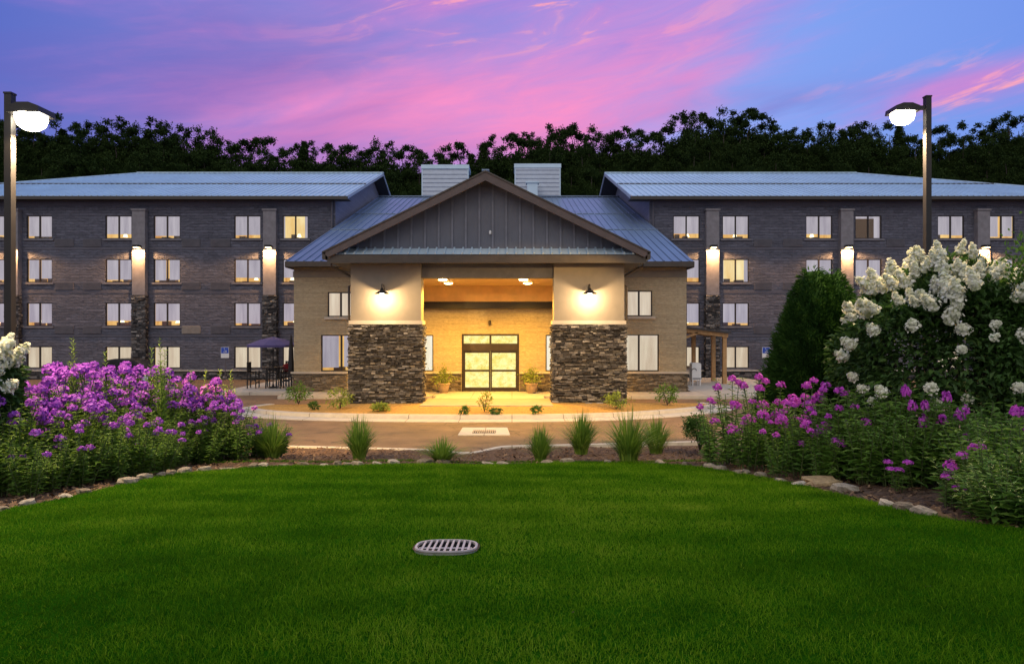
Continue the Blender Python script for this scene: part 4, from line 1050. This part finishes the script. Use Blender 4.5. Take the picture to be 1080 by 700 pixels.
# the few bright magenta heads between them, each plant its own
MG = [stem_plant('phlox', 'bright magenta phlox head', 'phlox', 'bright magenta phlox stems', 1.2, .20, 4, 'phlox_dark', 'petal_mag', 1.0, 180+i, headR=.115) for i in range(3)]
for i, (px, py, y, lab) in enumerate(((966, 384, 11.0, 'magenta phlox, the higher heads against the white hydrangea'), (990, 397, 10.7, 'magenta phlox cluster just below the white hydrangea heads'), (1012, 402, 10.3, 'magenta phlox head right of the main magenta cluster'),
        (1022, 452, 8.6, 'single large magenta phlox head over the right green leaves'), (948, 478, 10.1, 'low magenta phlox pair near the bare mulch'), (997, 486, 8.8, 'lowest bright magenta phlox hanging over the mulch'), (1072, 404, 9.0, 'magenta phlox at the right edge under the hydrangea'))):
    x = PX(px, y); p = MG[i % 3]; h = PZ(py, y)-float(zt(x, y))
    if i < 3: p.location = (x, y, float(zt(x, y))); p.scale = (.8, .8, h/1.25); p['label'] = lab
    else: dup(p, (x, y, float(zt(x, y))), i*1.3, (.8, .8, h/1.25), lab)

# ------------------------------------------------------------------ hydrangeas
def panicle(seed, L=.34, Rb=.13):
    r = np.random.default_rng(seed); n = 240; t = r.uniform(0, 1, n)**.8; a = r.uniform(0, 6.28, n)
    rad = Rb*1.12*(1-t)**.65*(.85+.25*np.sin(t*14+seed+a*2))+.012; c = np.stack([np.cos(a)*rad, np.sin(a)*rad, t*L], 1)*r.uniform(.72, 1.05, (n, 1))
    nv = np.stack([np.cos(a), np.sin(a), .3+t], 1)+r.normal(0, .4, (n, 3)); m = MB(); m.tube([(0, 0, -.06), (0, 0, L*.5), (0, 0, L*.95)], [Rb*.62, Rb*.5, .02], 7, .1)
    floret_faces(m, c, nv, r.uniform(.018, .038, n), np.clip(.62+.35*(1-t)+r.normal(-.1, .2, n), 0, 1), 4, r); return m
PAN = []
def hydrangea(cx, cy, rx, rz_, hbase, label, npan, seed):
    z0 = float(zt(cx, cy)); o = thing('hydrangea', (cx, cy, z0), label, 'hydrangea'); r = np.random.default_rng(seed)
    tr = MB()
    for k in range(11):
        a = r.uniform(0, 6.28); q = r.uniform(.3, .75); tr.tube([(cx+.1*math.cos(a), cy+.1*math.sin(a), z0), (cx+rx*q*.5*math.cos(a), cy+rx*q*.5*math.sin(a), z0+hbase*.7), (cx+rx*q*math.cos(a), cy+rx*q*math.sin(a), z0+hbase+rz_*.3)], [.045, .03, .012], 7)
    tr.build('stems', M['bark'], o)
    zc = z0+hbase; n = 19000; v = unit(r.normal(0, 1, (n, 3))); v[:, 2] = np.where(v[:, 2] < -.6, -v[:, 2], v[:, 2])
    lump = 1+.10*np.sin(v[:, 0]*7+seed)+.08*np.sin(v[:, 2]*9+v[:, 1]*5)
    q = r.uniform(.35, 1.0, n)**.45
    p = np.array([cx, cy, zc])+np.sign(v)*np.abs(v)**.80*np.array([rx, rx, rz_])*(lump*q*.88)[:, None]
    m = MB(); leaf_faces(m, p, v+r.normal(0, .6, (n, 3))+np.array([0, 0, -.1]), r.uniform(.10, .19, n), r.uniform(.055, .10, n), np.clip(r.normal(.42, .22, n), 0, 1), r=r)
    m.build('leaves', M['hyd_leaf'], o)
    if not PAN:
        for k in range(5):
            ob = panicle(300+k).build('flower_panicle', M['hyd_petal']); PAN.append(ob.data); bpy.data.objects.remove(ob)
    k = 0; tries = 0; placed = []
    while k < npan and tries < 20000:
        tries += 1; w = unit(r.normal(0, 1, (1, 3)))[0]
        if w[2] < -.55: continue
        if r.random() > (1.0 if w[2] > .5 else (.40 if w[2] > .1 else .20)): continue
        if w[1] > .25 and w[2] < .8 or w[1] > .5: continue
        if seed == 21 and w[0] > .62 and r.random() < .85 or seed == 22 and w[0] < .1 and r.random() < .8: continue
        lp = 1+.10*math.sin(w[0]*7+seed)+.08*math.sin(w[2]*9+w[1]*5)
        w8 = np.sign(w)*np.abs(w)**.80; p = np.array([rx, rx, rz_])*w8*lp*.90
        if any(np.linalg.norm(p-b) < (.15 if w[2] > .5 else .22) for b in placed): continue
        placed.append(p); ob = bpy.data.objects.new('flower_panicle', PAN[k % 5]); COL.objects.link(ob); ob.parent = o
        ob.location = (p[0], p[1], hbase+p[2])
        dr = Vector((w[0]*1.2+r.normal(0, .38), w[1]*1.2+r.normal(0, .38), max(.0, w[2])+.5+r.normal(0, .2))); ob.rotation_euler = dr.to_track_quat('Z', 'Y').to_euler()
        s = r.uniform(.60, 1.12)*(1.0 if w[2] > .4 else .88); ob.scale = (s*1.05, s*1.05, s*(1.1 if w[2] > .4 else .7)); k += 1
    return o
d = 12.6; hydrangea(PX(1000, d), d, 1.92, 1.90, 1.98, 'large right hand hydrangea shrub covered in cream white flower cones', 100, 21)
d = 10.4; hydrangea(PX(-52, d), d, .90, .90, 1.28, 'cream white hydrangea cut off by the left edge of the photo', 46, 22)

# ------------------------------------------------------------------ spruce, shrubs
def conical(px, d, ptop, w, tips, name, label, mat, nleaf, seed, leafL=.11):
    x = PX(px, d); z0 = float(zt(x, d)); h = PZ(ptop, d)-z0; o = thing(name, (x, d, z0), label, 'spruce'); r = np.random.default_rng(seed)
    MB().tube([(x, d, z0), (x, d, z0+h*.6)], [.12, .04], 8).build('trunk', M['bark'], o)
    m = MB(); core = MB()
    def rad(t): return w*np.where(t < .15, .9+.1*t/.15, np.maximum(1-np.maximum(t-.15, 0)/.86, 0)**.70)
    for tx_, th in tips:
        tt = np.linspace(0, .97, 22); n = 26
        V = []
        for t in tt:
            for k in range(n):
                a = k/n*6.2832; q = rad(np.array(t))*.84*(1+.06*math.sin(a*5+t*9)); V.append((x+tx_*t+q*math.cos(a), d+q*math.sin(a), z0+.05+t*h*th))
        fs = [(i*n+k, i*n+(k+1) % n, (i+1)*n+(k+1) % n, (i+1)*n+k) for i in range(21) for k in range(n)]
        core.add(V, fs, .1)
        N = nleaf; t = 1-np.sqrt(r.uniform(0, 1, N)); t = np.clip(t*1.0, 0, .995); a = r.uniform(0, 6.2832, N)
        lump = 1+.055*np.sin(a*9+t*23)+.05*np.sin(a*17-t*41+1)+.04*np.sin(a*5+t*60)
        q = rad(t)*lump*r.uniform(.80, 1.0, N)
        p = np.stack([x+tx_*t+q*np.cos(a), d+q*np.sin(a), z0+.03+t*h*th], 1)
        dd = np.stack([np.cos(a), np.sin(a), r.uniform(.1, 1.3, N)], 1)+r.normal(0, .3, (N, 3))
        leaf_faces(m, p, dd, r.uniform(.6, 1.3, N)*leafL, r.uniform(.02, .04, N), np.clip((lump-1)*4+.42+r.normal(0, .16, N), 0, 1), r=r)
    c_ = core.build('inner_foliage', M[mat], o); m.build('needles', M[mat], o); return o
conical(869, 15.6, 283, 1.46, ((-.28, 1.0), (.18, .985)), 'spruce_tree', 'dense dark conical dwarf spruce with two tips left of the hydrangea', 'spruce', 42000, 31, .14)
def leafy_bush(name, x, y, z0, rx, h, n, mat, label, cat, seed, leaf=(.06, .11), lw=.5, group=None, hollow=.35):
    o = thing(name, (x, y, z0), label, cat, group); r = np.random.default_rng(seed); st = MB()
    for k in range(7):
        a = r.uniform(0, 6.28); st.tube([(x, y, z0), (x+rx*.35*math.cos(a), y+rx*.35*math.sin(a), z0+h*.45), (x+rx*.7*math.cos(a), y+rx*.7*math.sin(a), z0+h*.8)], [h*.014, h*.010, h*.004], 6)
    st.build('stems', M['bark'], o)
    cl = unit(r.normal(0, 1, (26, 3)))*r.uniform(.3, .85, (26, 1)); w = r.integers(0, 26, n)
    v = cl[w]+r.normal(0, .17, (n, 3)); p = np.array([x, y, z0+h*.55])+v*np.array([rx, rx, h*.46])
    p[:, 2] = np.maximum(p[:, 2], z0+.03); L = r.uniform(*leaf, n)
    m = MB(); leaf_faces(m, p, unit(v)+r.normal(0, .55, (n, 3)), L, L*lw*r.uniform(.8, 1.2, n), np.clip(r.normal(.45, .24, n), 0, 1), r=r)
    m.build('leaves', M[mat], o); return o
d = 11.2; x = PX(1082, d); leafy_bush('shrub', x, d, float(zt(x, d)), .85, PZ(252, d)-float(zt(x, d)), 7000, 'shrub_leaf', 'tall round leaved green shrub behind the hydrangea at the right edge', 'shrub', 51)
d = 12.2; x = PX(1052, d); leafy_bush('shrub', x, d, float(zt(x, d)), .55, PZ(262, d)-float(zt(x, d)), 5000, 'spruce', 'narrow dark shrub showing between the hydrangea and the edge shrub', 'shrub', 52, (.07, .14), .18)
d = 17.2; x = PX(738, d); leafy_bush('shrub', x, d, .2, .42, .95, 2600, 'shrub_leaf', 'small rounded green shrub at the right end of the grass tufts', 'shrub', 53, (.05, .085))
# island plants
for px, py, top, rr, mt, lab, sd in ((315, 426, 402, .55, 'phlox_dark', 'dark bushy plant at the left corner of the tan wall', 1), (358.5, 431, 408, .52, 'lime', 'round yellow green shrub beside the left stone pier', 2), (331, 431.5, 424, .24, 'shrub_leaf', 'tiny green seedling in the straw mulch left of the round shrub', 3),
        (402, 433, 425, .34, 'lime', 'small plant at the foot of the left stone pier', 4), (511, 434, 412, .30, 'lime', 'leafy sapling in front of the entrance doors', 5), (490, 436, 429, .22, 'shrub_leaf', 'small sprig left of the entrance sapling', 6), (523, 436, 431, .22, 'shrub_leaf', 'low sprig right of the entrance sapling', 7),
        (565, 436, 428, .22, 'shrub_leaf', 'small sprig in front of the right stone pier', 8), (704, 427, 405, .5, 'phlox_dark', 'airy plant in front of the right tan wall', 9), (650, 431, 414, .5, 'lime', 'yellow green plant at the right stone pier behind the grass tuft', 10)):
    x, y = gp(px, py, .18); y = min(y, 28.3 if 360 < px < 665 else 31.5); x = PX(px, y); h = PZ(top, y)-.18
    leafy_bush('young_plant', x, y, .17, rr, max(.2, h), 420 if rr > .3 else 160, mt, lab, 'plant', 400+sd, (.07, .16), .45)
# planters
for px, lab in ((468, 'round tan planter with leafy plant left of the glass doors'), (560.5, 'round tan planter with leafy plant right of the glass doors')):
    y = 34.0; x = PX(px, y); o = thing('planter', (x, y, .16), lab, 'planter', 'planters beside the doors')
    MB().lathe([(.20, 0), (.27, .30), (.30, .42), (.33, .44), (.33, .50), (.27, .50), (.26, .44)], (x, y, .16), 20).build('pot', M['terra'], o, True)
    MB().lathe([(.25, .43), (.02, .45)], (x, y, .16), 16).build('soil', M['mulch'], o)
    r = np.random.default_rng(int(px)); n = 420; v = r.normal(0, 1, (n, 3))*np.array([.24, .24, .17]); p = np.array([x, y, .95])+v
    k = r.random(n) < .25; p[k] = np.array([x, y, 1.15])+r.normal(0, 1, (k.sum(), 3))*np.array([.09, .09, .22])
    m = MB(); leaf_faces(m, p, unit(v)+r.normal(0, .5, (n, 3)), r.uniform(.08, .18, n), r.uniform(.04, .08, n), np.clip(r.normal(.6, .3, n), 0, 1), r=r)
    m.build('foliage', M['lime'], o)

# ------------------------------------------------------------------ ornamental grass tufts
def tuft(label, h, spread, n, seed):
    r = np.random.default_rng(seed); o = thing('grass_tuft', (0, 0, 0), label, 'ornamental grass', 'ornamental grass tufts'); m = MB()
    a = r.uniform(0, 6.28, n); b0 = np.sqrt(r.uniform(0, 1, n))*spread*.36; lean = r.beta(1.6, 1.9, n)*spread*1.9; L = h*r.uniform(.55, 1.08, n)*(1-.2*lean/spread); wd = r.uniform(.009, .017, n)
    dr = np.stack([np.cos(a), np.sin(a), np.zeros(n)], 1); sd = np.stack([-np.sin(a), np.cos(a), np.zeros(n)], 1)*wd[:, None]
    sg = 5; V = []
    for k in range(sg):
        t = k/(sg-1); c_ = dr*(b0+lean*t**1.8)[:, None]+np.array([0, 0, 1.])*(L*(t-.16*t**3*(lean/spread)))[:, None]
        w = (1-t)**.6*.98+.02; V += [c_-sd*w, c_+sd*w]
    V = np.stack(V, 1).reshape(-1, 3); k = np.arange(n)*2*sg; F_ = np.concatenate([np.stack([k+2*i, k+2*i+1, k+2*i+3, k+2*i+2], 1) for i in range(sg-1)])
    m.add(V, F_, np.repeat(np.clip(r.normal(.42, .25, n), 0, 1), 2*sg)); m.build('blades', M['tuft'], o); return o
for i, (px, pb, pt, w, lab) in enumerate(((287, 482, 434, .42, 'grass tuft at the right end of the left phlox bed'), (379, 484, 434, .34, 'upright grass tuft standing alone before the left stone pier'), (466, 488, 458, .36, 'shortest roundest grass tuft, left of the storm drain'),
        (570, 486, 444, .27, 'slim upright grass tuft right of the storm drain'), (613, 477, 428, .40, 'spiky broad grass tuft in front of the right stone pier'), (663, 486, 424, .46, 'largest grass tuft of the mulch strip'), (692, 477, 436, .38, 'yellow green grass tuft just behind the largest one'))):
    x, y = back(px, pb); y = min(y, 17.0); x = PX(px, y); z = float(zt(x, y)); o = tuft(lab, (PZ(pt, y)-z)*1.06, w*1.08, 430, 500+i); o.location = (x, y, z-.02)

# ------------------------------------------------------------------ edging stones
def rock(x, y, sx_, sy_, sz_, mat, label, group, seed, rz=None):
    r = np.random.default_rng(seed); n, mrings = 9, 5; V = []
    ph = r.uniform(0, 6.28, 6)
    for i in range(mrings):
        th = math.pi*(i+.5)/mrings
        for k in range(n):
            a = k/n*6.2832; q = 1+.16*math.sin(2*a+ph[0])+.12*math.sin(3*a+ph[1]+th*2)+.08*math.sin(5*a+ph[2]-th*3)+r.normal(0, .09)
            sq = lambda c: math.copysign(abs(c)**.6, c)
            V.append((sx_*q*sq(math.sin(th))*math.cos(a), sy_*q*sq(math.sin(th))*math.sin(a), sz_*(sq(math.cos(th))*.9+.06*math.sin(3*a+ph[3]))))
    fs = [(i*n+k, (i+1)*n+k, (i+1)*n+(k+1) % n, i*n+(k+1) % n) for i in range(mrings-1) for k in range(n)]+[tuple(range(n)), tuple(range(mrings*n-1, (mrings-1)*n-1, -1))]
    o = MB().add(V, fs, r.uniform(0, 1)).build('edging_stone', M[mat]); o.location = (x, y, float(zt(x, y))+sz_*.35)
    o.rotation_euler = (r.normal(0, .12), r.normal(0, .12), r.uniform(-.5, .5) if rz is None else rz); return tag(o, label, 'stone', group)
LA, LB, LC = 'pale stone in the lawn edging below the left phlox', 'pale stone in the lawn edging before the grass tufts', 'pale stone in the lawn edging beside the bare right mulch'
seg = np.sqrt(np.diff(ex)**2+np.diff(ey)**2); cum = np.concatenate([[0], np.cumsum(seg)]); s = cum[1]; i = 0
while s < cum[-2]:
    x, y = float(np.interp(s, cum, ex)), float(np.interp(s, cum, ey)); px = px_of(x, y); i += 1
    ln = random.uniform(.06, .17); dens = .95 if 230 < px < 420 else (.7 if px < 230 else (.45 if px < 760 else .6))
    if 300 < px < 420: ln *= .8
    if random.random() < dens and -60 < px < 1130 and not (848 < px < 900):
        t0 = (np.interp(s+.1, cum, ex)-np.interp(s-.1, cum, ex), np.interp(s+.1, cum, ey)-np.interp(s-.1, cum, ey)); an = math.atan2(t0[1], t0[0])
        rock(x+random.uniform(-.03, .03), y+random.uniform(.0, .08), ln, random.uniform(.06, .12), random.uniform(.03, .085), 'rock', LA if px < 260 else (LB if px < 745 else LC), 'lawn edging stones', 700+i, an+random.uniform(-.25, .25))
    s += ln*2+random.uniform(.0, .22)
x, y = back(868, 510); rock(x, y+.1, .36, .22, .075, 'rock_tan', 'big flat tan stone in the right lawn edging', 'lawn edging stones', 901, .0)
x, y = back(893, 517); rock(x, y+.1, .17, .13, .09, 'rock', 'pale wedge stone touching the big flat tan stone', 'lawn edging stones', 902)
# ------------------------------------------------------------------ wooded hill behind
SK = [(-200, 120), (40, 124), (85, 130), (120, 134), (165, 128), (185, 138), (250, 150), (300, 152), (380, 156), (440, 160), (500, 158), (535, 146), (560, 138), (600, 140), (650, 141), (690, 136), (735, 121), (790, 120), (830, 134), (900, 130), (940, 136), (1000, 138), (1055, 126), (1300, 128)]
def sky_z(x, y): return PZ(float(np.interp(px_of(x, y), [p for p, _ in SK], [q for _, q in SK])), y)
TH = 13.0
def hill(x, y):
    t = min(1, max(0, (y-74)/31.0)); yy = 105.0; xx = x*yy/max(y, 60)
    return (sky_z(xx, yy)-TH-1.5)*(t*t*(3-2*t))
gx = np.linspace(-150, 150, 61); gy = np.concatenate([np.linspace(73, 110, 26), [125, 150, 200, 300]])
V = [(x, y, hill(x, y)+(0 if y < 111 else 0)-.24) for y in gy for x in gx]; nx = len(gx)
ii = (np.arange(len(gy)-1)[:, None]*nx+np.arange(nx-1)[None, :]).ravel()
setting(MB().add(V, np.stack([ii, ii+1, ii+nx+1, ii+nx], 1)).build('hill', M['hill'], smooth=True))
LT_ = 'dark leafy tree of the wooded hill behind the hotel'
def forest_tree(seed, kind):
    r = np.random.default_rng(seed); o = thing('forest_tree', (0, 0, 0), LT_, 'tree', 'trees on the hill behind the hotel'); h = TH
    t = MB().tube([(0, 0, -1), (r.normal(0, .1), 0, h*.4), (r.normal(0, .3), r.normal(0, .3), h*.9)], [.26, .19, .03], 7)
    cl = []
    if kind == 'conifer':
        for k in range(44): f = k/44; z = h*(.22+.78*f); q = 3.2*(1-f)+.1; a = k*2.4; cl.append((q*.6*math.cos(a), q*.6*math.sin(a), z, .35+1.2*(1-f), .8))
    else:
        full = kind == 'full'; nb = 13 if full else 15; wd = 1.9 if full else 2.1
        for k in range(nb):
            v = unit(r.normal(0, 1, (1, 3)))[0]*r.uniform(.25, 1); z = h*.60+v[2]*h*.26; tp = max(0, (z/h-.55)/.4)
            cl.append((v[0]*wd*(1-.45*tp), v[1]*wd*(1-.45*tp), z, r.uniform(1.4, 2.2)*(1-.42*tp)*(1 if full else .72), 1 if full else .8))
        for k in range(8): v = cl[r.integers(0, nb)]; t.tube([(0, 0, h*r.uniform(.25, .5)), (v[0]*.5, v[1]*.5, v[2]*.8), (v[0], v[1], v[2]+.4)], [.10, .06, .02], 5)
        for k in range(14):                            # loose sprays that break the outline
            a = r.uniform(0, 6.28); e_ = r.uniform(.0, 1.0); q = wd*1.0*math.cos(e_*1.45)
            cl.append((q*math.cos(a), q*math.sin(a), h*(.66+.36*math.sin(e_*1.5)), r.uniform(.35, .75), .6))
    m = MB()
    for (a, b, c_, q, dn) in cl:
        n = int(330*dn*(.3+q*q)); u_ = unit(r.normal(0, 1, (n, 3))); ph = r.uniform(0, 6.28, 3); lump = 1+.22*np.sin(u_[:, 0]*5+ph[0])+.2*np.sin(u_[:, 2]*6+ph[1]+u_[:, 1]*3); v = u_*(r.uniform(0, 1, (n, 1))**.42)*q*(lump*np.clip(r.normal(.95, .14, n), .5, 1.3))[:, None]*np.array([1, 1, .92]); L = r.uniform(.16, .40, n)
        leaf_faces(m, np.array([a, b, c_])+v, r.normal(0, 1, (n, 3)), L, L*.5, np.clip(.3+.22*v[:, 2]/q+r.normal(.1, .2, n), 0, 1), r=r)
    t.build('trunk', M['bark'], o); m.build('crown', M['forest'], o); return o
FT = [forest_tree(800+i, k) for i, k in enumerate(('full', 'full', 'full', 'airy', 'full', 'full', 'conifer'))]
ft_used = set(); rr = random.Random(5)
for row, (y, drop, step) in enumerate(((105, 0, 12.5), (101.5, 2.2, 15), (98, 5.2, 19))):
    px = -140+row*6
    while px < 1220:
        yy = y+rr.uniform(-1.5, 1.5); x = PX(px, yy); i = rr.choice((0, 1, 2, 3, 4, 5, 0, 1, 2, 4, 5, 6) if row == 0 else (0, 1, 2, 5)); p = FT[i]
        top = sky_z(x*105/yy if row == 0 else x, yy)-drop+rr.uniform(-1.5, .7); zb = hill(x, yy)-.3; sc = max(.55, (top-zb)/TH); w = sc*rr.uniform(.95, 1.35)
        if i not in ft_used: ft_used.add(i); p.location = (x, yy, zb); p.rotation_euler = (0, 0, rr.uniform(0, 6)); p.scale = (w, w, sc)
        else: dup(p, (x, yy, zb), rr.uniform(0, 6.28), (w, w, sc))
        px += step*rr.uniform(.7, 1.3)
for o in list(bpy.data.objects):
    if '_o' in o: del o['_o']
